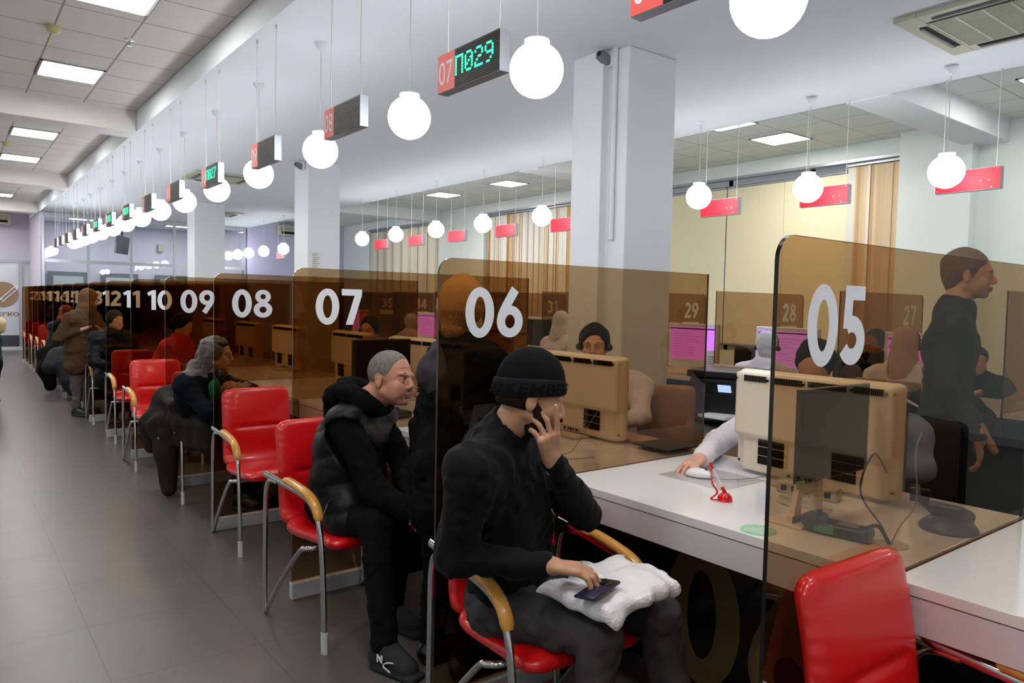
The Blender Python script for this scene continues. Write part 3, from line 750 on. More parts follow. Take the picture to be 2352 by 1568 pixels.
def back_sign(lab):
    t = thing('hanging_sign', lab, 'sign', (0, 0, 2.49), 0, 'red backed signs of the window-side counters')
    MB().bbox(-LD / 2, LD / 2, -LW / 2, LW / 2, 0, LH, 0.003).ob('case', M_alu, t)
    MB().box(-LD / 2 - 0.003, -LD / 2, -LW / 2 + 0.004, LW / 2 - 0.004, 0.004, LH - 0.004).ob('red_back_plate', M_redsign, t)
    mb = MB()
    for a_, b_ in ((-0.18, 0.02), (0.22, 0.02), (-0.22, 0.16), (0.22, 0.16), (-0.1, 0.075), (-0.16, 0.075)): mb.tube([(-LD / 2 - 0.006, a_, b_), (-LD / 2 - 0.002, a_, b_)], 0.004, 8)
    mb.ob('fixing_screws', M_chrome, t)
    for s_ in (-1, 1): MB().tube([(0, s_ * 0.2, LH), (0, s_ * 0.2, Z0 - 2.49)], 0.0028, 6).tube([(0, s_ * 0.2, Z0 - 2.49 - 0.03), (0, s_ * 0.2, Z0 - 2.49)], 0.008, 8).ob('suspension_cord', M_cable, t)
    return t
s0 = back_sign('hanging sign with red back nearest the camera in the window-side row')
ords = ['first', 'second', 'third', 'fourth', 'fifth', 'sixth', 'seventh', 'eighth', 'ninth', 'tenth', 'eleventh']
for i, y in enumerate([2.54, 3.78, 4.97, 6.2, 7.5, 8.77, 10.1, 11.4, 12.7, 16.7, 18.0]):
    g = s0 if i == 0 else dup(s0, 'red backed hanging sign, %s from the right in the window-side row' % ords[i])
    g.location = (6.66, y, 2.49)

# ============================================================ smoked dividers
PX, PH, PW = 1.3617, 1.656, 1.484
def divider_poly(x0, x1, z0, z1, r, right=False):
    pts = []
    if not right:
        pts = [(x0, z0), (x1, z0), (x1, z1)]
        for k in range(9):
            a = PI / 2 + k * PI / 16; pts.append((x0 + r + r * math.cos(a), z1 - r + r * math.sin(a)))
    else:
        pts = [(x1, z0), (x0, z0), (x0, z1)]
        for k in range(9):
            a = PI / 2 - k * PI / 16; pts.append((x1 - r + r * math.cos(a), z1 - r + r * math.sin(a)))
    return pts
PLACE = ['nearest the camera, its dark edge crossing the desk', 'behind the seated man in the black beanie', 'left of the grey haired man', 'beside the empty red chair', 'beside the woman in the grey scarf', 'third before the standing person in brown']
for i, (y, n) in enumerate(zip(PY, NUM)):
    lab = 'smoked brown glass divider numbered %02d' % n + (', ' + PLACE[i] if i < 5 else ' in the aisle-side row')
    t = thing('glass_divider', lab, 'glass divider', (PX, y, 0), 0, 'numbered brown glass dividers of the aisle-side row')
    MB().prism(divider_poly(0, PW, 0.075, PH, 0.055), 'Y', -0.005, 0.005, 1).ob('pane', [GLASS, M_edge if i == 0 else M_edgel], t)
    MB().bbox(-0.004, 1.35, -0.02, 0.02, 0, 0.082, 0.003).ob('plinth', M_plinth, t)
    place_number('%02d' % n, (0.242, -0.0056, 1.374), (1, 0, 0), (0, 0, 1), 0.183, M_white_num, t, sx=1.0, center=True)
PY2 = [0.7, 1.90, 3.08, 4.28, 5.54, 6.80, 8.03, 9.25, 10.5, 11.7, 13.0, 14.2]
for y, n in zip(PY2, range(25, 37)):
    t = thing('glass_divider', 'smoked brown glass divider numbered %d in the window-side row' % n, 'glass divider', (5.72, y, 0), 0, 'numbered brown glass dividers of the window-side row')
    MB().prism(divider_poly(0, PW, 0.075, PH, 0.055, True), 'Y', -0.005, 0.005, 1).ob('pane', [GLASS, M_edgel], t)
    MB().bbox(0.13, 1.488, -0.02, 0.02, 0, 0.082, 0.003).ob('plinth', M_plinth, t)
    place_number('%d' % n, (1.22, -0.0056, 1.374), (1, 0, 0), (0, 0, 1), 0.183, M_white_num, t, center=True)
    pn = MB().box(1.06, 1.36, -0.0062, -0.0056, 1.24, 1.33).ob('notice_strip', M_paper, t)

# ============================================================ desks
def desk(y0, y1, n, lab, row2=False):
    t = thing('service_desk', lab, 'desk', (0, (y0 + y1) / 2, 0), 0, 'white service desks' + (' of the window-side row' if row2 else ' of the aisle-side row'))
    h = (y1 - y0) / 2 - 0.008
    if not row2:
        xa, xb, xf, xm = 1.92, 2.88, 1.922, 2.35
        MB().bbox(xa, xb, -h, h, 0.786, 0.816, 0.002).ob('worktop', M_desk, t)
        MB().bbox(xf, xf + 0.022, -h, h, 0.690, 0.783, 0.0015).ob('front_fascia', M_deskside, t)
        MB().box(xm, xm + 0.018, -h, h, 0.0, 0.786).ob('modesty_panel', M_black, t)
        MB().box(xf + 0.03, xb - 0.02, h - 0.02, h, 0.0, 0.786).ob('side_support', M_black, t)
        if -1 < y0 < 6:
            place_number('%02d' % n, (xm - 0.0008, h - 0.22, 0.01), (0, -1, 0), (0, 0, 1), 0.56, M_bronze_num, t, name='large_number', sx=0.92)
    else:
        MB().bbox(5.72, 6.68, -h, h, 0.786, 0.816, 0.002).ob('worktop', M_desk, t)
        MB().bbox(6.655, 6.677, -h, h, 0.690, 0.783, 0.0015).ob('front_fascia', M_deskside, t)
        MB().box(6.24, 6.258, -h, h, 0.0, 0.786).ob('modesty_panel', M_black, t)
    return t
desk(-0.44, 0.872, 5, 'white service desk at the right edge, in front of divider 05')
for i in range(16):
    desk(PY[i], PY[i + 1], i + 6, 'white service desk %s' % (['between dividers 05 and 06, with the red pen stand'][0] if i == 0 else 'between dividers %02d and %02d' % (i + 5, i + 6)))
for i in range(11):
    desk(PY2[i], PY2[i + 1], 0, 'window-side service desk between dividers %d and %d' % (25 + i, 26 + i), True)

# ============================================================ red chairs
def cushion(path, hw0, hw1, th, crease=None, roundend=True, n=28, m_=64, name='seat'):
    C = bez([(0, a, b) for a, b in path], 10)
    L = [0.0]
    for i in range(1, len(C)): L.append(L[-1] + (C[i] - C[i - 1]).length)
    T = L[-1]; vs = []; fs = []
    def at(s):
        for i in range(1, len(C)):
            if L[i] >= s - 1e-9:
                t = (s - L[i - 1]) / max(1e-9, L[i] - L[i - 1]); return C[i - 1].lerp(C[i], t), (C[min(i + 1, len(C) - 1)] - C[max(i - 2, 0)]).normalized()
        return C[-1], (C[-1] - C[-2]).normalized()
    for j in range(m_ + 1):
        u = j / m_
        s = T * (0.5 - 0.5 * math.cos(PI * u)) * 0.15 + T * u * 0.85
        p, tg = at(s); nm = Vector((1, 0, 0)).cross(tg)
        d0 = s; d1 = T - s; rr = 0.055
        sh = 1.0; tt = 1.0
        for d in (d0, d1):
            if roundend and d < rr: sh = min(sh, 1 - 0.30 * (1 - math.sqrt(max(0, 1 - (1 - d / rr) ** 2))))
            if d < 0.03: tt = min(tt, max(0.12, math.sqrt(max(0, 1 - (1 - d / 0.03) ** 2))))
        hw = (hw0 + (hw1 - hw0) * u) * sh
        for k in range(n):
            a = 2 * PI * k / n; ca, sa = math.cos(a), math.sin(a)
            x = hw * math.copysign(abs(ca) ** 0.42, ca); o = th * tt * math.copysign(abs(sa) ** 0.6, sa)
            if sa > 0:
                o *= 1 + 0.25 * (1 - (x / hw) ** 2)
                if crease: o -= 0.020 * math.exp(-((s - crease * T) / 0.014) ** 2) * math.exp(-(x / 0.12) ** 4)
                o += 0.0012 * math.sin(s * 160 + x * 40) * (abs(x) / hw) ** 6
            vs.append(p + Vector((x, 0, 0)) + nm * o)
    for j in range(m_):
        for k in range(n): fs.append((j * n + k, j * n + (k + 1) % n, (j + 1) * n + (k + 1) % n, (j + 1) * n + k))
    fs.append(tuple(range(n))[::-1]); fs.append(tuple(m_ * n + k for k in range(n)))
    return MB().add(vs, fs)
def make_chair(lab):
    t = thing('red_chair', lab, 'chair')
    cushion([(-0.265, 0.425), (-0.22, 0.447), (-0.05, 0.437), (0.10, 0.428), (0.19, 0.450)], 0.235, 0.228, 0.028, None).ob('seat', M_red, t, 60)
    cushion([(0.185, 0.430), (0.222, 0.50), (0.238, 0.62), (0.258, 0.76), (0.295, 0.915)], 0.226, 0.218, 0.026, 0.50).ob('backrest', M_red, t, 60)
    for s in (-1, 1):
        x = 0.272 * s
        MB().tube(bez([(x, -0.275, 0.0), (x, -0.262, 0.30), (x, -0.240, 0.48), (x, -0.208, 0.57), (x, -0.15, 0.622), (x, -0.04, 0.648), (x, 0.275, 0.672)], 6), 0.011, 12, 1.5, up=(1, 0, 0)).ob('armrest_tube', M_chrome, t, 60)
        MB().tube(bez([(x, 0.15, 0.655), (x, 0.235, 0.645), (x, 0.268, 0.57), (x, 0.272, 0.35), (x, 0.274, 0.05), (x, 0.262, 0.014), (x, 0.243, 0.04), (x, 0.10, 0.22), (x, -0.06, 0.385), (x * 0.97, -0.10, 0.405), (x * 0.8, -0.13, 0.41), (0, -0.13, 0.41)], 6), 0.0115, 10).ob('leg_tube', M_chrome, t, 60)
        MB().tube([(x, -0.276, 0.0), (x, -0.273, 0.09)], 0.0135, 12, 1.55, up=(1, 0, 0)).ob('glide', M_plinth, t, 60)
        MB().tube(bez([(x, -0.226, 0.560), (x, -0.195, 0.615), (x, -0.135, 0.652), (x, -0.03, 0.672), (x, 0.05, 0.680), (x, 0.066, 0.676)], 5), [0.012, 0.015] + [0.017] * 22 + [0.012, 0.006], 14, 1.35, up=(0, 0, 1)).ob('wooden_armrest', M_wood, t, 60)
    return t
ch0 = make_chair('red vinyl chair in the bottom right foreground, cut by the photo edge')
def chair(x, y, deg, lab):
    o = dup(ch0, lab, (x, y, 0), math.radians(deg), 'red armchairs of the aisle-side row'); return o
ch0.location = (1.675, 0.565, 0); ch0.rotation_euler = (0, 0, math.radians(-2)); ch0['group'] = 'red armchairs of the aisle-side row'
chair(1.565, 1.835, -5, 'red chair holding the seated man in the black beanie')
chair(1.50, 3.19, 6.6, 'red chair under the grey haired man')
chair(1.62, 4.55, 0, 'empty red chair in full view beside divider 08')
chair(1.63, 5.88, 0, 'red chair under the woman in the grey scarf')
chair(1.56, 7.14, 0, 'empty red chair just behind the dark draped coat')
chair(1.64, 8.55, 0, 'empty red chair second beyond the dark draped coat')
chair(1.64, 9.93, 0, 'red chair under the person in the dark quilted coat')
chair(1.68, 12.6, 0, 'red chair holding the person in the navy hooded top')
chair(1.68, 13.95, 0, 'red chair under the person with the patterned headscarf')
chair(1.67, 15.2, 0, 'far empty red chair, first beyond the seated people')
chair(1.67, 16.45, 0, 'far empty red chair, second beyond the seated people')
chair(1.67, 17.7, 0, 'far empty red chair, third beyond the seated people')
chair(1.67, 19.2, 0, 'farthest empty red chair in the row')

# office chairs of the staff
def office_chair(x, y, rz, lab, m, grp='staff chairs'):
    t = thing('office_chair', lab, 'office chair', (x, y, 0), rz, grp)
    # faces local -X (towards the client), backrest at +X
    R = SDF((-0.35, -0.33, 0.40), (0.40, 0.33, 1.12), 0.016)
    R.rbox((0.25, 0, 0.80), (0.035, 0.24, 0.24), 0.035, 0.01)
    R.ob('backrest', m, t)
    R = SDF((-0.35, -0.33, 0.35), (0.40, 0.33, 0.60), 0.016)
    R.rbox((0, 0, 0.47), (0.25, 0.25, 0.045), 0.04, 0.01); R.ob('seat', m, t)
    MB().tube([(0, 0, 0.08), (0, 0, 0.44)], 0.025, 12).ob('post', M_dk, t)
    mb = MB()
    for k in range(5):
        a = k * 2 * PI / 5; mb.tube([(0, 0, 0.10), (0.28 * math.cos(a), 0.28 * math.sin(a), 0.06)], [0.022, 0.014], 8); mb.sphere((0.28 * math.cos(a), 0.28 * math.sin(a), 0.028), 0.027, 10)
    mb.ob('base', M_dk, t)
    MB().tube(bez([(0.05, 0, 0.43), (0.28, 0, 0.44), (0.30, 0, 0.60)], 4), 0.016, 8).ob('back_bracket', M_dk, t)
    return t
office_chair(3.15, 2.82, 0.5, 'tan backed staff chair seen through divider 06', M_tan)
office_chair(3.13, 1.42, 0.4, 'dark staff chair seen through divider 05', M_blackchair)
office_chair(3.20, 0.20, 0.2, 'dark staff chair beyond the desk at the right edge', M_blackchair)
office_chair(3.25, 5.9, 0, 'staff chair seen through divider 07', M_blackchair)
for y, lab in ((2.35, 'tan chair back below the pinkish scarf of the worker near divider 27'), (3.55, 'chair behind the worker in the pale scarf and headset'), (4.95, 'tan chair beside the pink screen near divider 29'), (6.0, 'low tan chair behind the near column'), (8.9, 'tan chair of the white hooded worker')):
    office_chair(5.28, y, PI, lab, M_tan, 'window-side staff chairs')

# ============================================================ computers on the aisle-side desks
def staff_monitor(x, y, rz, lab, detail=True):
    t = thing('all_in_one_computer', lab, 'computer', (x, y, 0.8165), rz, 'cream all-in-one computers seen from behind')
    t.scale = (1, 1, 0.955)
    # back faces local -X
    mb = MB(); W = 0.345
    bm = SDF((-0.12, -0.37, 0.01), (0.06, 0.37, 0.47), 0.0075 if detail else 0.012)
    bm.rbox((0.0, 0, 0.235), (0.022, W, 0.215), 0.02, 0.006)
    bm.rbox((-0.025, 0, 0.305), (0.035, W - 0.012, 0.138), 0.014, 0.02)
    bm.rbox((-0.015, 0, 0.10), (0.025, W - 0.04, 0.09), 0.02, 0.02)
    bm.ob('housing', M_creamp, t)
    MB().box(0.0225, 0.024, -W + 0.02, W - 0.02, 0.05, 0.43).ob('screen', mat('screen_glow_white', (150, 160, 190), 0.2), t)
    for g in range(4):
        slots = MB()
        a = -W + 0.045 + g * 0.16
        for k in range(19 if g < 3 else 15):
            yy = a + k * 0.0072; slots.box(-0.0650, -0.050, yy, yy + 0.0030, 0.404, 0.430)
        slots.ob('top_vent', M_slot, t)
    sc = MB()
    for yy in (-W + 0.035, -W + 0.198, -W + 0.358, -W + 0.518, W - 0.02): sc.tube([(-0.055, yy, 0.414), (-0.0655, yy, 0.414)], 0.0055, 10)
    for yy in (-W + 0.02, W - 0.02):
        for zz in (0.05, 0.20): sc.tube([(-0.024, yy, zz), (-0.027, yy, zz)], 0.005, 10)
    sc.ob('screws', M_slot, t)
    for y0 in (-0.20, 0.10):
        gr = MB()
        for r_ in range(3):
            for k in range(17):
                yy = y0 + k * 0.0072; gr.box(-0.0455, -0.034, yy, yy + 0.0034, 0.055 + r_ * 0.038, 0.089 + r_ * 0.038)
        gr.ob('side_grille', M_slot, t)
    pr = MB().box(-0.046, -0.034, -0.05, 0.16, 0.018, 0.048); pr.ob('port_recess', M_creamd, t)
    pp = MB()
    for k, yy in enumerate((-0.03, 0.0, 0.02, 0.04, 0.07)): pp.tube([(-0.05, yy, 0.032), (-0.045, yy, 0.032)], 0.005 if k % 2 else 0.007, 10)
    for k in range(5): pp.tube([(-0.05, -0.085, 0.06 + k * 0.022), (-0.044, -0.085, 0.06 + k * 0.022)], 0.004, 8)
    pp.ob('sockets', M_slot, t)
    MB().bbox(-0.14, 0.14, -0.11, 0.11, 0.0, 0.014, 0.004).bbox(-0.02, 0.02, -0.04, 0.04, 0.0, 0.08, 0.004).ob('foot', M_creamd, t)
    return t
M1 = staff_monitor(2.66, 1.515, math.radians(-3), 'large cream all-in-one computer half behind divider 05')
for y, lab, r in ((2.83, 'cream all-in-one computer seen through divider 06, behind the beanie', -3), (4.52, 'yellowish all-in-one computer between dividers 07 and 08', 0), (5.55, 'brownish all-in-one computer seen through divider 07', -2), (6.95, 'dim all-in-one computer seen through divider 08', 0), (8.1, 'dim all-in-one computer seen through divider 09', 0), (9.4, 'dim all-in-one computer seen through divider 10', 0), (0.22, 'cream all-in-one computer on the desk beyond the right edge', 0)):
    dup(M1, lab, (2.66, y, 0.8165), math.radians(r))
def reflection_screen(x, y, lab, rz=0.0):  # solid dark display in place of a reflection in the divider glass
    t = thing('reflection_screen', lab, 'display', (x, y, 0.8165), rz, 'dark displays on cream stands, standing in for reflections')
    MB().bbox(-0.07, 0.36, -0.01, 0.01, 0.135, 0.435, 0.004).ob('screen_body', M_dk, t)
    MB().box(-0.062, 0.352, -0.0115, -0.0098, 0.143, 0.427).ob('screen', mat('dark_brown_screen', (30, 18, 11), 0.5, spec=0.12), t)
    mb = MB()   # splayed foot with an opening
    mb.prism([(-0.06, 0.0), (-0.015, 0.0), (0.005, 0.16), (-0.015, 0.16)], 'Y', 0.012, 0.03); mb.prism([(0.075, 0.0), (0.12, 0.0), (0.11, 0.16), (0.08, 0.16)], 'Y', 0.012, 0.03)
    mb.box(-0.06, 0.12, 0.012, 0.03, 0.0, 0.03).box(0.0, 0.085, 0.012, 0.03, 0.09, 0.16).bbox(-0.08, 0.14, -0.03, 0.10, 0.0, 0.008, 0.003)
    mb.ob('stand', M_creamp, t)
    MB().box(-0.085, -0.035, -0.013, -0.012, 0.125, 0.150).ob('sticky_note', mat('green_sticky_note', (150, 205, 80), 0.7), t)
    return t
reflection_screen(2.17, 1.25, 'dark display standing in for a reflection, with green sticky note, seen through divider 05')
reflection_screen(2.06, 2.92, 'dark display standing in for a reflection, behind the standing person, seen through divider 06', 0.05)
reflection_screen(2.12, 4.30, 'dark display standing in for a reflection, seen through divider 07', 0.05)

# small things on desk 06
t = thing('pen_stand', 'red desk pen in a glossy red dome stand on the white desk', 'pen stand', (2.188, 1.571, 0.8165))
M_redpl = mat('red_gloss_plastic', (214, 18, 14), 0.12, coat=0.6)
MB().lathe([(0.026, 0), (0.0265, 0.006), (0.024, 0.016), (0.017, 0.025), (0.008, 0.030)], n=24).ob('dome', M_redpl, t, 60)
top = Vector((-0.025, 0.048, 0.128))
MB().tube([(0, 0, 0.026), top * 0.22 + Vector((0, 0, 0.02))], [0.008, 0.0065], 12).ob('socket', M_redpl, t, 60)
MB().tube([top * 0.22 + Vector((0, 0, 0.02)), top * 0.86], 0.0048, 12).ob('pen_barrel', M_white, t, 60)
MB().tube([top * 0.86, top * 1.02], [0.0062, 0.004], 12).ob('pen_cap', M_redpl, t, 60)
sp = []
base = bez([top * 0.99, top * 0.6 + Vector((-0.022, 0.0, -0.012)), top * 0.25 + Vector((-0.022, 0, 0)), (-0.055, 0.018, 0.012), (-0.03, 0.008, 0.006)], 24)
MB().tube([p + Vector((0.0022 * math.cos(i * 1.3), 0.0022 * math.sin(i * 1.3), 0)) for i, p in enumerate(base)], 0.0026, 6).ob('coiled_cord', M_redpl, t, 60)
t = thing('computer_mouse', 'white mouse under the hand at the left of the cream computer', 'mouse', (2.405, 1.855, 0.819), math.radians(200))
R_ = SDF((-0.04, -0.07, -0.005), (0.04, 0.07, 0.05), 0.003); R_.ell((0, 0, 0.008), (0.030, 0.055, 0.026), 0.004); R_.cut((0, 0, 0.0), (0, 0, -1)); R_.ob('shell', M_white, t)
MB().tube([(-0.003, 0.028, 0.030), (0.003, 0.028, 0.030)], 0.006, 10).ob('scroll_wheel', M_dk, t)
MB().tube(bez([(0, 0.052, 0.008), (0.005, 0.09, 0.003), (-0.05, 0.16, 0.003), (-0.16, 0.22, 0.003), (-0.26, 0.20, 0.003)], 8), 0.0017, 6).ob('cable', M_grey, t)
tag(MB().box(2.30, 2.58, 1.66, 1.98, 0.8162, 0.8176).ob('mouse_mat', smoked('clear_sheet', (0.86, 0.84, 0.84), 1.0)), 'clear sheet used as a mouse mat on the white desk', 'mouse mat')
t = tag(MB().lathe([(0.055, 0), (0.055, 0.0008)], (0, 0, 0), 40).ob('round_sticker', mat('green_sticker', (150, 205, 165), 0.5)), 'pale green round sticker on the white desk by divider 05', 'sticker'); t.location = (1.985, 1.30, 0.8166)
mb = MB()
for k, (a, b) in enumerate(((-0.035, 0.03), (-0.04, 0.04), (-0.038, 0.028), (-0.03, 0.02))): mb.box(-0.03 + k * 0.016, -0.024 + k * 0.016, a, b, 0.0009, 0.0013)
mb.ob('printed_lines', M_white, t)
t = thing('power_brick', 'cream plug block with cables beneath the cream computer', 'power adapter', (2.50, 1.50, 0.8165), 0.15)
MB().bbox(-0.03, 0.03, -0.17, 0.05, 0, 0.045, 0.006).ob('block', M_creamd, t)
mb = MB()
for k in range(5): mb.bbox(-0.036, -0.029, -0.15 + k * 0.04, -0.13 + k * 0.04, 0.012, 0.032, 0.002)
mb.ob('sockets', M_slot, t)
rng = random.Random(3)
mb = MB()
for k in range(7):
    pts = [(2.42 + rng.uniform(-0.03, 0.03), 1.45 + rng.uniform(-0.06, 0.06), 0.82 + 0.004 * k)]
    a0 = rng.uniform(0, 6)
    for j in range(6): pts.append((2.36 + 0.05 * math.cos(a0 + j * 1.1) + rng.uniform(-0.01, 0.01), 1.37 + 0.10 * math.sin(a0 + j * 1.1), 0.820 + rng.uniform(0, 0.012)))
    mb.tube(bez(pts, 6), 0.0018, 6)
tag(mb.ob('cable_tangle', M_cable), 'tangle of thin cream cables below the cream computer', 'cables')
t = thing('card_terminal', 'black payment terminal with a green label, behind divider 05', 'card terminal', (2.15, 1.13, 0.8165), math.radians(8))
R_ = SDF((-0.07, -0.12, -0.01), (0.07, 0.12, 0.08), 0.004); R_.rbox((0, 0, 0.02), (0.04, 0.095, 0.018), 0.014, 0.006); R_.rbox((0, 0.075, 0.035), (0.042, 0.03, 0.016), 0.01, 0.01); R_.ob('body', M_dk, t)
MB().box(-0.042, -0.0405, 0.0, 0.06, 0.008, 0.030).ob('green_label', mat('green_label', (60, 150, 70), 0.5), t)
MB().box(-0.025, 0.02, -0.06, 0.0, 0.038, 0.040).ob('display', M_grey, t)
t = tag(MB().lathe([(0.045, 0), (0.045, 0.003), (0.02, 0.004)], n=28).ob('cable_grommet', M_creamd, None, 40), 'round cable outlet in the desk behind divider 05', 'cable outlet'); t.location = (2.19, 0.99, 0.8165)
MB().tube(bez([(-0.02, 0, 0), (-0.02, 0.02, 0.05), (0.0, 0.10, 0.14), (0.20, 0.16, 0.22), (0.42, 0.22, 0.12)], 8), 0.0028, 8).ob('thick_cable', M_dk, t)
MB().tube(bez([(-0.01, 0, 0), (0.0, -0.02, 0.06), (0.10, -0.02, 0.12), (0.22, 0.04, 0.24), (0.40, 0.10, 0.28)], 8), 0.0022, 8).ob('grey_cable', M_grey, t)
MB().tube(bez([(-0.01, 0.0, 0.0), (-0.02, 0.03, 0.05), (-0.03, 0.06, 0.04), (-0.035, 0.08, 0.02)], 8), 0.006, 8).ob('terminal_cable', M_dk, t)
t = thing('desk_camera_stand', 'dark rounded device on the desk behind divider 05', 'device', (2.50, 0.96, 0.8165))
R_ = SDF((-0.12, -0.12, -0.01), (0.12, 0.12, 0.16), 0.005); R_.ell((0, 0, 0), (0.085, 0.085, 0.045), 0.006); R_.rbox((0.01, 0, 0.055), (0.055, 0.06, 0.02), 0.02, 0.01, [(0.94, 0, -0.34), (0, 1, 0), (0.34, 0, 0.94)]); R_.cut((0, 0, 0), (0, 0, -1)); R_.ob('body', mat('slate_plastic', (34, 36, 44), 0.35), t)
t = thing('rubber_stamp', 'small chrome and black self inking stamp on the desk behind divider 05', 'stamp', (2.62, 1.10, 0.8165), 0.4)
MB().bbox(-0.018, 0.018, -0.03, 0.03, 0.04, 0.085, 0.006).ob('handle', M_dk, t)
MB().bbox(-0.016, -0.012, -0.028, 0.028, 0, 0.045, 0.001).bbox(0.012, 0.016, -0.028, 0.028, 0, 0.045, 0.001).ob('frame', M_chrome, t)
# cables on the next desk seen through divider 06
t = tag(MB().tube(bez([(2.50, 2.80, 0.86), (2.42, 2.74, 0.82), (2.15, 2.70, 0.82), (2.05, 2.45, 0.82), (2.3, 2.35, 0.82)], 10), 0.0016, 6).tube(bez([(2.60, 2.62, 1.0), (2.44, 2.60, 0.84), (2.25, 2.48, 0.82), (2.06, 2.50, 0.82)], 10), 0.0016, 6).tube(bez([(2.55, 3.0, 0.95), (2.35, 2.9, 0.83), (2.1, 2.6, 0.82), (2.02, 2.46, 0.82)], 10), 0.0016, 6).ob('loose_cables', M_grey), 'thin cables lying on the desk behind divider 06', 'cables')
tag(MB().bbox(2.70, 2.86, 2.25, 2.75, 0.8166, 0.835, 0.003).ob('desk_folder', mat('tan_folder', (170, 130, 86), 0.6)), 'flat tan folder at the staff edge of the desk behind divider 06', 'folder')
tag(MB().bbox(2.62, 2.85, 2.2, 2.42, 0.8360, 0.842, 0.001).ob('open_notebook', M_blackchair), 'dark notebook lying on the tan folder behind divider 06', 'notebook')
# phones on the next desks
for x, y, lab in ((2.1, 3.85, 'black terminal on the desk seen through divider 07'), (2.35, 4.6, 'small black device beside the grey haired man, on the desk behind him')):
    t = thing('desk_phone', lab, 'device', (x, y, 0.8165), 0.2)
    MB().bbox(-0.07, 0.07, -0.10, 0.10, 0, 0.04, 0.01).ob('base', M_dk, t); MB().tube([(-0.04, -0.09, 0.055), (-0.04, 0.09, 0.055)], 0.018, 10).ob('handset', M_dk, t)

# staff-side furniture in the middle
t = thing('printer', 'black multifunction printer with a small lit screen, near the column', 'printer', (4.90, 3.50, 0), math.radians(20))
MB().bbox(-0.25, 0.25, -0.25, 0.25, 0.62, 0.96, 0.01).ob('body', M_dk, t)
MB().bbox(-0.27, 0.27, -0.27, 0.27, 0.965, 1.02, 0.01).ob('scanner_lid', M_dk, t)
Rp = Matrix.Translation((-0.26, -0.02, 0.90)) @ Matrix.Rotation(-0.5, 4, 'Y')
MB().bbox(-0.02, 0.01, -0.20, 0.20, -0.06, 0.06, 0.006, Rp).ob('control_panel', M_dk, t)
MB().box(-0.022, -0.0205, -0.06, 0.04, -0.03, 0.035, Rp).ob('touch_screen', emat('printer_screen_glow', (170, 200, 255), 1.0), t)
MB().bbox(-0.42, -0.2, -0.16, 0.16, 0.66, 0.675, 0.003).ob('output_tray', M_dk, t)
tag(MB().bbox(4.50, 4.72, 3.26, 3.50, 0.678, 0.70, 0.002).ob('paper_stack', M_paper), 'stack of printed paper on the output tray of the black printer', 'paper')
t = thing('printer_cabinet', 'grey cabinet under the black printer holding paper', 'cabinet', (4.90, 3.50, 0), math.radians(20))
MB().bbox(-0.28, 0.28, -0.28, 0.28, 0, 0.60, 0.006).ob('body', mat('cabinet_grey', (130, 130, 128), 0.5), t)
MB().bbox(-0.285, -0.28, -0.26, 0.26, 0.05, 0.55, 0.002).ob('door', mat('cabinet_door_tan', (140, 112, 80), 0.5), t)
MB().tube([(-0.3, 0.1, 0.25), (-0.3, 0.1, 0.35)], 0.006, 8).ob('handle', M_chrome, t)
t = thing('brochure_stand', 'tall narrow white paper stand beside the yellow blind', 'stand', (5.85, 4.42, 0.8165), -0.6)
MB().bbox(-0.045, 0.045, -0.004, 0.004, 0.0, 0.27, 0.001).ob('panel', M_paper, t); MB().bbox(-0.05, 0.05, -0.04, 0.04, 0, 0.006, 0.001).ob('foot', M_white, t)
mb = MB()
for k in range(9): mb.box(-0.035, 0.03, -0.0052, -0.0042, 0.03 + k * 0.022, 0.038 + k * 0.022)
mb.ob('text_lines', M_alu, t)
for x, y, lab in ((7.35, 4.55, 'black chair back left of the pale scarfed worker, against the blinds'), (7.35, 5.15, 'second black chair back against the yellow blinds'), (7.35, 3.9, 'black chair back behind the screen of counter 28')):
    office_chair(x, y, 0, lab, M_blackchair, 'black chairs along the window')
# potted plant
t = thing('potted_plant', 'small potted succulent at the right, seen through divider 05', 'plant', (5.8, 1.70, 0.8165))
MB().lathe([(0.035, 0), (0.045, 0.07), (0.04, 0.07)], n=20).ob('pot', M_paper, t, 40)
mb = MB()
for k in range(9):
    a = k * 0.7; mb.tube([(0, 0, 0.06), (0.02 * math.cos(a), 0.02 * math.sin(a), 0.12), (0.05 * math.cos(a), 0.05 * math.sin(a), 0.15 + 0.01 * (k % 3))], [0.01, 0.009, 0.001], 6)
mb.ob('leaves', mat('succulent_green', (60, 110, 50), 0.5), t)

# window-side screens facing us
M_pink = emat('pink_screen_glow', (208, 122, 240), 1.0)
M_viol = emat('violet_screen_glow', (198, 130, 246), 1.05)
def pink_monitor(x, y, rz, lab, m, w_=0.62):
    t = thing('lit_monitor', lab, 'monitor', (x, y, 0.8165), rz, 'lit monitors of the window-side row')
    MB().bbox(-0.015, 0.03, -w_ / 2, w_ / 2, 0.07, 0.52, 0.01).ob('housing', M_white, t)
    MB().box(-0.0175, -0.015, -w_ / 2 + 0.03, w_ / 2 - 0.03, 0.16, 0.49).ob('screen', m, t)
    mb = MB().box(-0.0185, -0.0175, -w_ / 2 + 0.03, w_ / 2 - 0.03, 0.462, 0.474)
    rr = random.Random(int(y * 10))
    mb.ob('menu_bar', M_dk, t)
    mb = MB()
    for k in range(9):
        a = w_ / 2 - 0.08 - rr.random() * 0.03; mb.box(-0.0185, -0.0176, a - rr.uniform(0.15, 0.42), a, 0.20 + k * 0.027, 0.2018 + k * 0.027)
    mb.ob('text_lines', mat('screen_text', (120, 40, 110), 0.5), t)
    MB().bbox(-0.08, 0.12, -0.12, 0.12, 0, 0.012, 0.004).bbox(0.03, 0.05, -0.05, 0.05, 0, 0.25, 0.004).ob('foot', M_silver, t)
    return t
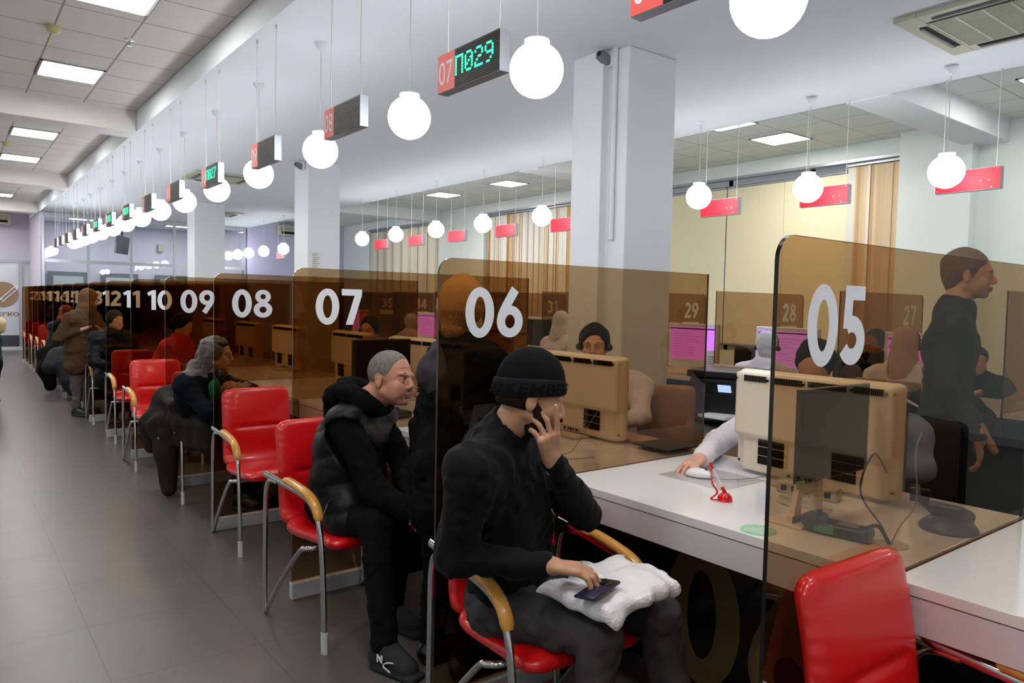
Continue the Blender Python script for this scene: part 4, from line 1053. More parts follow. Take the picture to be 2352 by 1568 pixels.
pink_monitor(5.98, 2.52, 0, 'pink lit monitor behind the pinkish scarfed worker, near divider 27', M_pink)
pink_monitor(5.98, 3.70, 0, 'violet lit white monitor in front of the pale scarfed worker with a headset', M_viol)
pink_monitor(5.98, 4.74, 0, 'pink lit monitor below number 29', M_pink)
pink_monitor(5.98, 9.86, 0, 'small pink lit monitor seen above the grey haired man', M_pink)
pink_monitor(5.98, 12.2, 0, 'far pink lit monitor behind divider 07', M_pink)
pink_monitor(5.98, 1.30, 0, 'dark monitor behind the walking person', mat('off_screen', (30, 22, 30), 0.2))
pink_monitor(5.98, 7.05, 0.15, 'dark monitor in a silver frame beside number 06', mat('off_screen_slate', (60, 64, 66), 0.2))

# ============================================================ people
def nrmv(v): v = np.array(v, float); return v / np.linalg.norm(v)
def frame(f, up=(0, 0, 1)):
    f = nrmv(f); s = np.cross(up, f); s = nrmv(s); u = np.cross(f, s); return np.array([f, s, u])   # rows forward, left, up
def skinmat(name, rgb, rough=0.5): return mat(name, rgb, rough, spec=0.4, noise=0.10, nscale=35, bump=0.06, bscale=350, bdist=0.002)
SK_A = skinmat('skin_ruddy', (192, 134, 112)); SK_B = skinmat('skin_olive', (186, 140, 112)); SK_C = skinmat('skin_light', (205, 158, 134))
def head_sdf(S_, c, R, sc=1.0, beardless=True, simple=False, jowl=1.0):
    def W(p): return np.array(c) + sc * (p[0] * R[0] + p[1] * R[1] + p[2] * R[2])
    k = 0.014 * sc
    S_.ell(W((-0.012, 0, 0.040)), np.array((0.094, 0.074, 0.086)) * sc, k, R)
    S_.ell(W((0.028, 0, 0.010)), np.array((0.064, 0.062, 0.072)) * sc, k, R)
    S_.ell(W((0.030, 0, -0.045)), np.array((0.054, 0.054, 0.060)) * sc, k, R)
    for s in (-1, 1):
        S_.cap(W((-0.005, s * 0.052, -0.045)), W((0.060, s * 0.018, -0.088)), 0.017 * sc, 0.016 * sc, k)
    S_.ell(W((0.068, 0, -0.088)), np.array((0.018, 0.020, 0.016)) * sc, k, R)
    for s in (-1, 1): S_.ell(W((0.048, s * 0.030, -0.046)), np.array((0.036, 0.030, 0.036)) * sc * jowl, k, R)
    if simple:
        S_.cap(W((0.086, 0, 0.005)), W((0.102, 0, -0.028)), 0.009 * sc, 0.012 * sc, 0.008); return
    for s in (-1, 1):
        S_.ell(W((0.080, s * 0.032, 0.002)), np.array((0.016, 0.018, 0.011)) * sc, 0.012 * sc, R, sub=True)
        S_.cap(W((0.080, s * 0.044, 0.022)), W((0.091, s * 0.012, 0.020)), 0.0075 * sc, 0.0085 * sc, 0.008)
        S_.ell(W((0.062, s * 0.043, -0.028)), np.array((0.020, 0.020, 0.018)) * sc, 0.014 * sc, R)
        S_.ell(W((0.0745, s * 0.031, 0.002)), np.array((0.0125, 0.0155, 0.0095)) * sc, 0.003 * sc, R)      # lids
        S_.ell(W((0.095, s * 0.013, -0.035)), np.array((0.011, 0.008, 0.008)) * sc, 0.006 * sc, R)
        S_.ell(W((-0.008, s * 0.076, -0.006)), np.array((0.017, 0.009, 0.031)) * sc, 0.004 * sc, R)
        S_.ell(W((-0.003, s * 0.087, -0.002)), np.array((0.009, 0.007, 0.017)) * sc, 0.003 * sc, R, sub=True)
        S_.cap(W((-0.022, s * 0.080, 0.010)), W((-0.004, s * 0.082, 0.026)), 0.0045 * sc, 0.0045 * sc, 0.004)
    S_.cap(W((0.086, 0, 0.014)), W((0.1045, 0, -0.028)), 0.0085 * sc, 0.0125 * sc, 0.010 * sc)
    S_.cap(W((0.084, -0.020, -0.0575)), W((0.0955, 0, -0.055)), 0.0045 * sc, 0.0062 * sc, 0.003 * sc); S_.cap(W((0.084, 0.020, -0.0575)), W((0.0955, 0, -0.055)), 0.0045 * sc, 0.0062 * sc, 0.003 * sc)
    S_.cap(W((0.083, -0.017, -0.067)), W((0.0925, 0, -0.068)), 0.005 * sc, 0.0070 * sc, 0.003 * sc); S_.cap(W((0.083, 0.017, -0.067)), W((0.0925, 0, -0.068)), 0.005 * sc, 0.0070 * sc, 0.003 * sc)
def head_parts(t, c, R, sc, skin, gaze=None, iris=(90, 70, 50), brow=(60, 48, 40), lip=(160, 90, 84)):
    def W(p): return Vector(np.array(c) + sc * (p[0] * R[0] + p[1] * R[1] + p[2] * R[2]))
    g = nrmv(gaze) if gaze is not None else R[0]
    M = Matrix([[R[0][i], R[1][i], R[2][i]] for i in range(3)]).to_4x4()
    for s in (-1, 1):
        e = W((0.0750, s * 0.031, 0.001))
        MB().sphere(e, 0.0118 * sc, 20).ob('eye', mat('eye_white', (196, 186, 178), 0.2), t, 180)
        p = e + Vector(g) * 0.0082 * sc
        MB().sphere(p, 0.0060 * sc, 14).ob('iris', mat('iris_%d' % iris[0], iris, 0.1), t, 180)
        MB().sphere(e + Vector(R[2]) * 0.0074 * sc - Vector(R[0]) * 0.0004, 0.0127 * sc, 20).ob('upper_eyelid', skin, t, 180)
        MB().sphere(e - Vector(R[2]) * 0.0082 * sc - Vector(R[0]) * 0.0010, 0.0125 * sc, 20).ob('lower_eyelid', skin, t, 180)
        mb = MB().tube(bez([W((0.0805, s * 0.048, 0.020)), W((0.0905, s * 0.030, 0.0265)), W((0.0955, s * 0.012, 0.022))], 5), [0.001] + [0.0024] * 9 + [0.0015], 8)
        mb.ob('eyebrow', mat('brow_%d' % brow[0], brow, 0.9), t, 60)
    mb = MB().tube(bez([W((0.084, 0.024, -0.0625)), W((0.0965, 0.008, -0.0605)), W((0.0975, 0, -0.0612)), W((0.0965, -0.008, -0.0605)), W((0.084, -0.024, -0.0625))], 4), 0.0028 * sc, 6)
    mb.ob('lips', mat('lip_%d' % lip[0], lip, 0.5), t, 60)
def hand_sdf(S_, wrist, d, n, side, L=0.185, curl=(0.3, 0.3, 0.35, 0.4), spread=1.0, thumb=(0.6, 0.5), k=0.006, pr=1.0):
    # d: wrist to knuckles; n: back-of-hand normal; side: +1 when the thumb lies towards n x d
    d = nrmv(d); n = nrmv(np.array(n) - np.dot(n, d) * d); s = np.cross(n, d) * side; w_ = np.array(wrist, float); q = L / 0.185
    P = lambda a, b, c: w_ + q * (a * d + b * s + c * n)
    S_.cap(P(-0.03, 0, 0), P(0.02, 0, 0), 0.024 * q, 0.025 * q, 0.012)
    for b in (-0.024, -0.008, 0.008, 0.024): S_.cap(P(0.015, b * 0.7, 0), P(0.085, b * 1.15, 0.002), 0.014 * q, 0.0125 * q, 0.008)
    lens = (0.040, 0.025, 0.020), (0.046, 0.029, 0.022), (0.043, 0.027, 0.021), (0.033, 0.020, 0.018)
    for i, b in enumerate((0.028, 0.0095, -0.009, -0.0265)):
        p = P(0.090 - abs(i - 1.2) * 0.004, b, 0.002); ang = 0.12 * spread * (1.3 - i) ; cu = curl[i]; acc = cu * 0.7
        for j in range(3):
            dr = (d * math.cos(ang) + s * math.sin(ang)); v = dr * math.cos(acc) - n * math.sin(acc)
            p2 = p + v * lens[i][j] * q
            r0 = (0.0095, 0.0085, 0.0078)[j] * q * pr; S_.cap(p, p2, r0, r0 * 0.92, k * 0.7); p = p2; acc += cu * (1.3 if j == 0 else 0.9)
    p = P(0.018, 0.022, -0.006); v = nrmv(d * math.cos(thumb[0]) + s * math.sin(thumb[0]) - n * 0.35)
    p2 = p + v * 0.042 * q; S_.cap(p, p2, 0.0145 * q, 0.011 * q, 0.008)
    v2 = nrmv(v + d * thumb[1]); p3 = p2 + v2 * 0.030 * q; S_.cap(p2, p3, 0.0105 * q, 0.0095 * q, 0.004); S_.cap(p3, p3 + nrmv(v2 + d * 0.3) * 0.024 * q, 0.0095 * q, 0.0078 * q, 0.004)
def bounds(pts, pad):
    P = np.array([p for p in pts if p is not None]); return P.min(0) - pad, P.max(0) + pad
def V3(a): return np.array(a, float)

def figure(label, J, face, up=(0, 0, 1), skin=SK_B, top_m=None, leg_m=None, shoe_m=None, h=0.014, hb=0.014, bulk=1.0, hands=None, hs=1.0, group=None, wr=0.006, seed=1, legs=True, facial=False, gaze=None,
           quilt=0.0, long_=0.0, iris=(90, 70, 50), brow=(60, 48, 40), lip=(160, 90, 84), collar=0.5, sleeve=True, jowl=1.0, neck_r=0.052):
    """J: head, neck, chest, pelvis, sh/el/wr for r and l, hip/kn/an/toe for r and l"""
    t = thing('person', label, 'person', tuple(J['pelvis'][:2]) + (0,), 0, group)
    inv = Matrix.Translation((-J['pelvis'][0], -J['pelvis'][1], 0))
    def fin(me, name, m=None):
        me.transform(inv); return link(name, me, t)
    R = frame(face, up); c = V3(J['head'])
    pts = [J[k] for k in J if k != 'head'] + [c]
    lo, hi = bounds(pts, 0.19)
    B = SDF(lo, hi, hb)
    head_sdf(B, c, R, hs, simple=not facial, jowl=jowl)
    nb = V3(J['neck'])
    B.cap(c + hs * (-0.022 * R[0] - 0.035 * R[2]), nb, neck_r, neck_r + 0.008, 0.025)
    ch = V3(J['chest']); pe = V3(J['pelvis'])
    B.cap(nb, ch, 0.06, 0.10, 0.03); B.cap(ch, pe, 0.105, 0.11, 0.04)
    for s in 'rl':
        B.cap(nb, J['sh' + s], 0.05, 0.045, 0.03); B.cap(J['sh' + s], J['el' + s], 0.044, 0.035, 0.02); B.cap(J['el' + s], J['wr' + s], 0.035, 0.025, 0.015)
        if legs:
            B.cap(pe, J['hip' + s], 0.09, 0.085, 0.03); B.cap(J['hip' + s], J['kn' + s], 0.075, 0.05, 0.02); B.cap(J['kn' + s], J['an' + s], 0.048, 0.034, 0.02); B.cap(J['an' + s], J['toe' + s], 0.032, 0.026, 0.01)
        hd = (hands or {}).get(s)
        if hd: hand_sdf(B, J['wr' + s], **hd)
        else:
            d = nrmv(V3(J['wr' + s]) - V3(J['el' + s])); B.cap(J['wr' + s], V3(J['wr' + s]) + d * 0.15, 0.028, 0.018, 0.01)
    fin(B.mesh('body', skin), 'body')
    if facial:
        n0 = len(t.children)
        head_parts(t, c - V3((J['pelvis'][0], J['pelvis'][1], 0)), R, hs, skin, gaze, iris, brow, lip)
    # garments
    if top_m:
        T = SDF(lo, hi, h); b = bulk
        across = nrmv(V3(J['shl']) - V3(J['shr']))
        T.cap(nb + (0, 0, -0.02), ch, 0.085 * b, 0.14 * b, 0.05)
        for o in (-1, 1):
            T.cap(ch + across * 0.07 * o, pe + across * 0.07 * o, 0.125 * b, 0.125 * b, 0.05)
        for s in 'rl':
            T.cap(nb + (0, 0, -0.015), J['sh' + s], 0.084 * b, 0.076 * b, 0.05); T.cap(J['sh' + s], ch, 0.08 * b, 0.11 * b, 0.05)
            if sleeve:
                w1 = V3(J['wr' + s]); e = V3(J['el' + s]); w2 = w1 - nrmv(w1 - e) * 0.012
                T.cap(J['sh' + s], e, 0.072 * b, 0.058 * b, 0.03); T.cap(e, w2, 0.058 * b, 0.040 * b, 0.02); T.cap(w2 - nrmv(w1 - e) * 0.03, w2, 0.043 * b, 0.041 * b, 0.006)
            if long_:
                T.cap(pe, V3(J['hip' + s]) * (1 - long_) + V3(J['kn' + s]) * long_, 0.14 * b, 0.12 * b, 0.05)
        if quilt:
            g = (T.lo[2] + np.arange(T.n[2]) * T.h)
            T.V += (quilt * np.abs(np.sin(g / 0.085 * PI)) ** 0.5 * -1 + quilt * 0.5).astype(np.float32)[None, None, :]
        T.noise(wr, 0.10, seed); T.noise(wr * 0.8, 0.045, seed + 1, True)
        if collar:
            T.cap(nb + (0, 0, -0.02), nb + nrmv(c - nb) * 0.045 * collar * 2, 0.074, 0.072, 0.02)
            T.cap(nb + nrmv(c - nb) * 0.03, c, 0.058, 0.060, 0.008, sub=True)
        T.ell(c + hs * 0.0 * R[0], np.array((0.105, 0.088, 0.125)) * hs, 0.006, R, sub=True)
        fin(T.mesh('jacket', top_m), 'jacket')
    if leg_m and legs:
        T = SDF(lo, hi, h)
        for s in 'rl':
            hp, kn, an = V3(J['hip' + s]), V3(J['kn' + s]), V3(J['an' + s])
            T.cap(pe, hp, 0.115, 0.105, 0.04); T.cap(hp, kn, 0.100, 0.072, 0.03); T.cap(kn, an + (0, 0, 0.0), 0.070, 0.056, 0.02)
        T.noise(wr, 0.09, seed + 5); T.noise(wr * 0.7, 0.035, seed + 6, True)
        fin(T.mesh('trousers', leg_m), 'trousers')
    if shoe_m and legs:
        for s in 'rl':
            an, to = V3(J['an' + s]), V3(J['toe' + s]); d = to - an; d[2] = 0; d = nrmv(d); g0 = V3((an[0], an[1], 0)); g1 = V3((to[0], to[1], 0))
            lo2, hi2 = bounds([an, g0, g1 + d * 0.05, g0 - d * 0.08], 0.08)
            T = SDF(lo2, hi2, min(h, 0.007)); RR = frame(d)
            T.cap(an + (0, 0, -0.005), g0 + (0, 0, 0.05) - d * 0.03, 0.050, 0.046, 0.02); T.cap(an + (0, 0, -0.03) + d * 0.03, g1 + (0, 0, 0.040), 0.046, 0.044, 0.02)
            T.rbox((g0 + g1) / 2 + (0, 0, 0.014) + d * 0.005, (np.linalg.norm(g1 - g0) / 2 + 0.055, 0.045, 0.014), 0.012, 0.004, RR)
            T.cut((0, 0, 0.001), (0, 0, -1))
            fin(T.mesh('shoe', shoe_m), 'shoe')
    return t, R, c, fin

M_jack = mat('black_quilted_cloth', (15, 16, 18), 0.8, spec=0.12, bump=0.35, bscale=45, sheen=0.03, bdist=0.01)
M_jackb = mat('black_knit', (11, 11, 12), 0.95, spec=0.12, bump=0.3, bscale=300, bdist=0.003)
M_vest = mat('navy_quilted_nylon', (15, 16, 23), 0.5, spec=0.25, bump=0.4, bscale=22, bdist=0.015)
M_jeans = mat('charcoal_denim', (66, 64, 66), 0.85, spec=0.12, bump=0.3, bscale=500, noise=0.22, nscale=9, bdist=0.002)
M_blk = mat('black_trouser_cloth', (11, 11, 12), 0.9, spec=0.12, bump=0.2, bscale=120)
M_shoe = mat('dark_grey_suede', (52, 52, 56), 0.8, spec=0.12, bump=0.2, bscale=200)
M_hair = mat('dark_brown_hair', (30, 22, 19), 0.7, spec=0.12, bump=0.3, bscale=60, stretch=(1, 1, 5), bdist=0.01)
M_greyhair = mat('short_grey_hair', (122, 114, 110), 0.85, spec=0.12, bump=0.7, bscale=420, noise=0.25, nscale=60, bdist=0.003)
M_beard = mat('dark_beard', (40, 30, 26), 0.9, spec=0.12, bump=0.8, bscale=300, bdist=0.004)
M_scarf = mat('grey_headscarf', (98, 92, 97), 0.8, spec=0.12, bump=0.5, bscale=26, noise=0.15, nscale=10, sheen=0.2)
M_navy = mat('navy_coat_cloth', (15, 19, 27), 0.85, spec=0.12, bump=0.3, bscale=60)
M_coatd = mat('dark_olive_parka', (44, 40, 36), 0.7, spec=0.12, bump=0.5, bscale=24, bdist=0.02)
M_shirt = mat('white_blouse', (216, 208, 214), 0.8, bump=0.4, bscale=24, bdist=0.01)
M_brownc = mat('brown_coat_cloth', (84, 64, 47), 0.85, spec=0.12, bump=0.4, bscale=30)
M_knit = mat('mustard_ribbed_knit', (182, 134, 78), 0.95, noise=0.15, nscale=20)
def rib_bump(m, n_, axis_c):
    pass

# ---------------- man in the black beanie
J = dict(head=(1.405, 1.715, 1.215), neck=(1.345, 1.80, 1.075), chest=(1.40, 1.84, 0.90), pelvis=(1.50, 1.90, 0.56), shr=(1.18, 1.70, 1.015), elr=(1.165, 1.75, 0.765), wrr=(1.352, 1.555, 0.760),
         shl=(1.56, 1.90, 1.00), ell=(1.665, 1.745, 0.815), wrl=(1.430, 1.640, 1.035), hipr=(1.40, 1.86, 0.535), hipl=(1.60, 1.88, 0.535), knr=(1.485, 1.475, 0.545), knl=(1.76, 1.49, 0.535),
         anr=(1.46, 1.50, 0.10), anl=(1.80, 1.42, 0.10), toer=(1.47, 1.36, 0.04), toel=(1.83, 1.28, 0.04))
hands = dict(r=dict(d=(0.075, -0.065, -0.012), n=(0.1, -0.12, 1), side=1, curl=(0.42, 0.42, 0.46, 0.50), spread=1.3, thumb=(0.5, 0.5)),
             l=dict(d=(-0.035, -0.02, 0.085), n=(-0.25, -1.0, 0.1), side=-1, curl=(0.12, 0.55, 0.70, 0.80), spread=1.5, thumb=(0.35, 0.8), k=0.003, pr=0.95))
t, R, c, fin = figure('seated man in black beanie and black jacket, hand over his face', J, (0.82, -0.50, -0.22), (0.1, 0.0, 1), SK_B, M_jack, M_jeans, M_dk, h=0.009, hb=0.0048, bulk=1.0, hands=hands, wr=0.010, seed=3, facial=True, gaze=(0.8, -0.4, -0.4), collar=0.8)
W = lambda p: c + p[0] * R[0] + p[1] * R[1] + p[2] * R[2]
lo, hi = bounds([c], 0.19)
T = SDF(lo, hi, 0.004); T.ell(W((-0.012, 0, 0.050)), (0.106, 0.088, 0.106), 0.01, R); T.cut(W((0.0, 0, 0.042)), -R[2] + 0.20 * R[0]); fin(T.mesh('beanie', mat('black_fine_knit', (14, 15, 16), 0.95, spec=0.12, bump=0.3, bscale=500, bdist=0.002)), 'beanie')
T = SDF(lo, hi, 0.004); T.ell(W((-0.012, 0, 0.034)), (0.113, 0.093, 0.105), 0.01, R)
T.cut(W((0, 0, 0.064)), R[2] - 0.20 * R[0]); T.cut(W((0, 0, 0.010)), -R[2] + 0.24 * R[0]); band = fin(T.mesh('beanie_band', mat('charcoal_knit_band', (30, 31, 35), 0.95, spec=0.12, bump=0.3, bscale=500, bdist=0.002)), 'beanie_band')
# knitted letters round the band
me, w_, h_ = text_mesh('BIKKEMBERGS', 1.0, 0.0, 0.02)
bmx = bmesh.new(); bmx.from_mesh(me); bmesh.ops.triangulate(bmx, faces=bmx.faces)
for _ in range(2): bmesh.ops.subdivide_edges(bmx, edges=[e for e in bmx.edges if e.calc_length() > 0.25], cuts=1)
bmx.to_mesh(me); bmx.free()
off = V3((J['pelvis'][0], J['pelvis'][1], 0))
for v in me.vertices:
    a = PI * 1.02 - (v.co.x / w_) * 1.45 * PI * 0.9 + 0.0; z = 0.018 + v.co.y / h_ * 0.036
    a = -PI + (v.co.x / w_) * 1.1 * PI
    kk = math.sqrt(max(0.05, 1 - ((z - 0.034) / 0.105) ** 2)) * 1.012
    p = W((-0.012 + 0.113 * kk * math.cos(a), 0.093 * kk * math.sin(a), z - 0.004 + 0.20 * 0.113 * math.cos(a) * 0.95)) - off
    v.co = Vector(p)
me.materials.clear(); me.materials.append(mat('black_knit_letters', (14, 14, 16), 0.95, spec=0.12)); link('band_letters', me, band)
T = SDF(lo, hi, 0.004); T.ell(W((0.030, 0, -0.046)), (0.060, 0.062, 0.068), 0.01, R); T.ell(W((0.066, 0, -0.090)), (0.026, 0.030, 0.024), 0.012, R)
for s in (-1, 1): T.cap(W((-0.002, s * 0.068, 0.000)), W((0.050, s * 0.036, -0.085)), 0.012, 0.026, 0.012); T.ell(W((0.048, s * 0.030, -0.046)), (0.038, 0.033, 0.038), 0.01, R)
T.cut(W((0.02, 0, -0.012)), R[2] * 0.75 + 0.66 * R[0]); T.noise(0.0015, 0.012, 5); fin(T.mesh('beard', M_beard), 'beard')
T = SDF(lo, hi, 0.005); T.ell(W((-0.030, 0, 0.000)), (0.080, 0.078, 0.070), 0.01, R); T.cut(W((-0.015, 0, 0)), R[0]); T.cut(W((0, 0, -0.035)), -R[2]); fin(T.mesh('hair', M_hair), 'hair')
T = None
MB().tube([V3((1.432, 1.640, 0.890)) - off, V3((1.440, 1.635, 0.868)) - off], 0.003, 6).ob('zip_pull', M_chrome, t)
# bag, phone
R_ = SDF((1.30, 1.24, 0.56), (1.90, 1.76, 0.80), 0.0105)
RB = np.array([nrmv((1, 0.05, 0.02)), nrmv((-0.05, 1, -0.03)), nrmv((-0.02, 0.03, 1))])
R_.rbox((1.555, 1.50, 0.662), (0.165, 0.135, 0.030), 0.026, 0.02, RB)
R_.rbox((1.62, 1.53, 0.668), (0.105, 0.105, 0.036), 0.028, 0.03, RB)
R_.cap((1.44, 1.58, 0.665), (1.375, 1.63, 0.655), 0.026, 0.006, 0.04); R_.cap((1.68, 1.60, 0.675), (1.76, 1.63, 0.70), 0.026, 0.006, 0.04); R_.cap((1.56, 1.62, 0.675), (1.60, 1.68, 0.69), 0.024, 0.006, 0.04); R_.cap((1.48, 1.40, 0.65), (1.43, 1.36, 0.635), 0.026, 0.008, 0.03)
R_.noise(0.009, 0.075, 3, True); R_.noise(0.009, 0.04, 8)
bag = R_.ob('plastic_bag', mat('white_plastic_film', (226, 224, 230), 0.32, bump=0.35, bscale=26, bdist=0.006, detail=2)); bag.data.polygons.foreach_set('use_smooth', [False] * len(bag.data.polygons))
tag(bag, 'crumpled white plastic bag on the lap of the man in the beanie', 'bag')
t = thing('phone', 'dark blue phone lying on the white bag under his hand', 'phone', (1.435, 1.438, 0.705), math.radians(14)); t.scale = (0.9, 0.9, 0.9)
t.rotation_euler = (math.radians(-6), math.radians(-3), math.radians(14))
MB().bbox(-0.080, 0.080, -0.037, 0.037, 0, 0.009, 0.004, seg=3).ob('case', mat('navy_phone_back', (26, 26, 52), 0.25), t, 50)
MB().bbox(0.028, 0.078, -0.034, 0.020, 0.0088, 0.0102, 0.001).ob('camera_panel', mat('black_glass', (12, 16, 18), 0.08), t)
mb = MB()
for a, b in ((0.045, -0.02), (0.062, 0.0), (0.045, 0.008)): mb.lathe([(0.008, 0.0102), (0.008, 0.0112), (0.006, 0.0112)], (a, b, 0), 18)
mb.ob('lenses', M_dk, t)

# ---------------- grey haired man
J = dict(head=(1.600, 2.95, 1.142), neck=(1.50, 3.07, 1.010), chest=(1.485, 3.12, 0.84), pelvis=(1.50, 3.22, 0.56), shr=(1.40, 2.99, 0.955), elr=(1.46, 2.84, 0.69), wrr=(1.53, 2.66, 0.63),
         shl=(1.66, 3.19, 0.93), ell=(1.72, 3.02, 0.70), wrl=(1.62, 2.78, 0.64), hipr=(1.42, 3.20, 0.54), hipl=(1.60, 3.24, 0.54), knr=(1.45, 2.79, 0.545), knl=(1.60, 2.88, 0.54),
         anr=(1.405, 2.62, 0.11), anl=(1.62, 2.95, 0.10), toer=(1.445, 2.50, 0.04), toel=(1.66, 2.83, 0.04))
hands = dict(r=dict(d=(0.1, -0.1, -0.05), n=(-0.3, 0, 1), side=-1), l=dict(d=(-0.02, -0.1, -0.05), n=(0.3, 0, 1), side=1))
t, R, c, fin = figure('seated grey haired man in navy quilted vest, looking up to the right', J, (0.40, -0.90, 0.10), (0.12, 0.0, 1), SK_A, None, M_blk, M_shoe, h=0.009, hb=0.0046, hands=hands, wr=0.007, seed=9, facial=True, hs=1.08, jowl=1.18, neck_r=0.062, gaze=(0.70, -0.62, 0.25), iris=(96, 100, 88), brow=(112, 92, 80), lip=(150, 92, 86))
W = lambda p: c + p[0] * R[0] + p[1] * R[1] + p[2] * R[2]
lo, hi = bounds([v for k, v in J.items() if k[:2] not in ('an', 'to', 'kn')], 0.2)
# hooded sweatshirt sleeves
T = SDF(lo, hi, 0.009)
for s in 'rl': T.chain([J['sh' + s], J['el' + s], V3(J['wr' + s])], (0.078, 0.064, 0.046), 0.03)
T.cap(J['neck'], J['chest'], 0.09, 0.12, 0.04); T.noise(0.010, 0.09, 4); T.noise(0.007, 0.04, 6, True); fin(T.mesh('sweatshirt', M_jackb), 'sweatshirt')
T = SDF(lo, hi, 0.007); n0 = V3(J['neck'])
for k in range(14):
    a = k * 2 * PI / 14; b = (k + 1) * 2 * PI / 14
    f = lambda q: n0 + V3((0.086 * math.cos(q) + 0.015, 0.086 * math.sin(q) - 0.015, 0.055 + 0.045 * math.cos(q + 0.9 - PI)))
    T.cap(f(a), f(b), 0.045, 0.045, 0.02)
T.cap(n0 + (-0.085, 0.085, 0.045), n0 + (-0.05, 0.13, -0.04), 0.055, 0.06, 0.03); T.noise(0.008, 0.05, 12, True); T.ell(c, (0.105, 0.088, 0.122), 0.006, R, sub=True); fin(T.mesh('hood', M_jackb), 'hood')
T = SDF(lo, hi, 0.008)
ch, pe = V3(J['chest']), V3(J['pelvis']); ac = nrmv(V3(J['shl']) - V3(J['shr']))
for o in (-1, 0, 1): T.cap(ch + ac * 0.075 * o, pe + ac * 0.07 * o + (0.0, -0.05, 0.02), 0.138, 0.150, 0.05)
for s in 'rl': T.cap(V3(J['neck']) + (0, 0, -0.05), V3(J['sh' + s]) + (0, 0, -0.01), 0.075, 0.080, 0.04); T.cap(J['sh' + s], ch, 0.085, 0.13, 0.05)
T.cap(pe, V3(J['hipr']) * 0.5 + V3(J['knr']) * 0.5, 0.145, 0.12, 0.05); T.cap(pe, V3(J['hipl']) * 0.6 + V3(J['knl']) * 0.4, 0.145, 0.11, 0.05)
g = (T.lo[2] + np.arange(T.n[2]) * T.h)[None, None, :] + 0.35 * ((T.lo[1] + np.arange(T.n[1]) * T.h)[None, :, None] - 3.1)
T.V = T.V + (0.006 - 0.012 * np.abs(np.sin(g / 0.13 * PI)) ** 0.6).astype(np.float32)
T.noise(0.010, 0.13, 7); T.noise(0.005, 0.06, 9, True)
for s in 'rl':
    e = V3(J['el' + s]); s0 = V3(J['sh' + s]); dd = nrmv(e - s0); out = nrmv(s0 - V3(J['neck'])); T.cap(s0 + out * 0.045 + dd * 0.02, e + out * 0.03, 0.080, 0.066, 0.012, sub=True)
T.cap(n0 + (0, 0, 0.0), c, 0.075, 0.07, 0.01, sub=True)
vest = fin(T.mesh('quilted_vest', M_vest), 'quilted_vest')
off = V3((J['pelvis'][0], J['pelvis'][1], 0))
MB().tube([V3((1.318, 2.975, 0.63)) - off, V3((1.300, 3.015, 0.53)) - off], 0.005, 6).ob('pocket_zip', M_chrome, vest)
lo, hi = bounds([c], 0.17)
q8 = 1.08; W = lambda p: c + q8 * (p[0] * R[0] + p[1] * R[1] + p[2] * R[2])
T = SDF(lo, hi, 0.004); T.ell(W((-0.013, 0, 0.040)), V3((0.0965, 0.0765, 0.0885)) * q8, 0.008, R)
T.ell(W((0.100, 0, 0.005)), V3((0.080, 0.088, 0.088)) * q8, 0.01, R, sub=True); T.cut(W((0, 0, -0.050)), -R[2])
for s in (-1, 1): T.ell(W((0.004, s * 0.082, -0.008)), V3((0.024, 0.02, 0.036)) * q8, 0.004, R, sub=True); T.ell(W((0.035, s * 0.07, -0.03)), V3((0.05, 0.03, 0.045)) * q8, 0.01, R, sub=True)
fin(T.mesh('hair', M_greyhair), 'hair')
mb = MB()
for q in (0.052, 0.063, 0.074): mb.tube(bez([W((0.074 - (q - 0.05) * 0.9, 0.042, q - 0.006)) - off, W((0.0865 - (q - 0.05) * 0.75, 0.015, q)) - off, W((0.0865 - (q - 0.05) * 0.75, -0.015, q)) - off, W((0.074 - (q - 0.05) * 0.9, -0.042, q - 0.006)) - off], 4), 0.0007, 5)
mb.ob('forehead_creases', mat('skin_crease', (176, 120, 100), 0.6), t)
# trainer details
for (ax, ay), (bx, by) in (((1.405, 2.62), (1.445, 2.50)),):
    d = nrmv((bx - ax, by - ay, 0)); s = V3((d[1], -d[0], 0)); m0 = V3((ax, ay, 0)) - off + d * 0.06
    mb = MB().tube(bez([m0 + s * 0.052 + d * 0.02 + V3((0, 0, 0.030)), m0 + s * 0.050 - d * 0.02 + V3((0, 0, 0.045)), m0 + s * 0.048 + d * 0.0 + V3((0, 0, 0.062)), m0 + s * 0.042 + d * 0.03 + V3((0, 0, 0.066))], 6), 0.003, 6)
    mb.ob('sole_stripe', M_white, t)
    o = place_text('N', Vector(m0 + s * 0.047 - d * 0.055 + V3((0, 0, 0.052))), Vector(d), Vector((0, 0, 1)), width=0.03, height=0.032, m=M_white, parent=t, name='shoe_letter', bold=0.05, extrude=0.004)

# ---------------- standing person in the mustard beanie
J = dict(head=(1.765, 2.53, 1.465), neck=(1.76, 2.53, 1.325), chest=(1.76, 2.52, 1.14), pelvis=(1.73, 2.50, 0.86), shr=(1.80, 2.36, 1.235), elr=(1.84, 2.33, 0.98), wrr=(1.96, 2.40, 0.86),
         shl=(1.765, 2.69, 1.225), ell=(1.67, 2.69, 0.95), wrl=(1.575, 2.665, 0.70), hipr=(1.71, 2.38, 0.84), hipl=(1.66, 2.56, 0.84), knr=(1.72, 2.38, 0.46), knl=(1.68, 2.56, 0.46),
         anr=(1.70, 2.38, 0.09), anl=(1.66, 2.56, 0.09), toer=(1.83, 2.38, 0.04), toel=(1.79, 2.57, 0.04))
for k_ in J: J[k_] = (J[k_][0] - (0.0 if k_ in ('wrl',) else 0.06), J[k_][1], J[k_][2])
hands = dict(l=dict(d=(0.0, -0.02, -0.1), n=(-1, -0.3, 0), side=1, curl=(0.3, 0.35, 0.4, 0.45)))
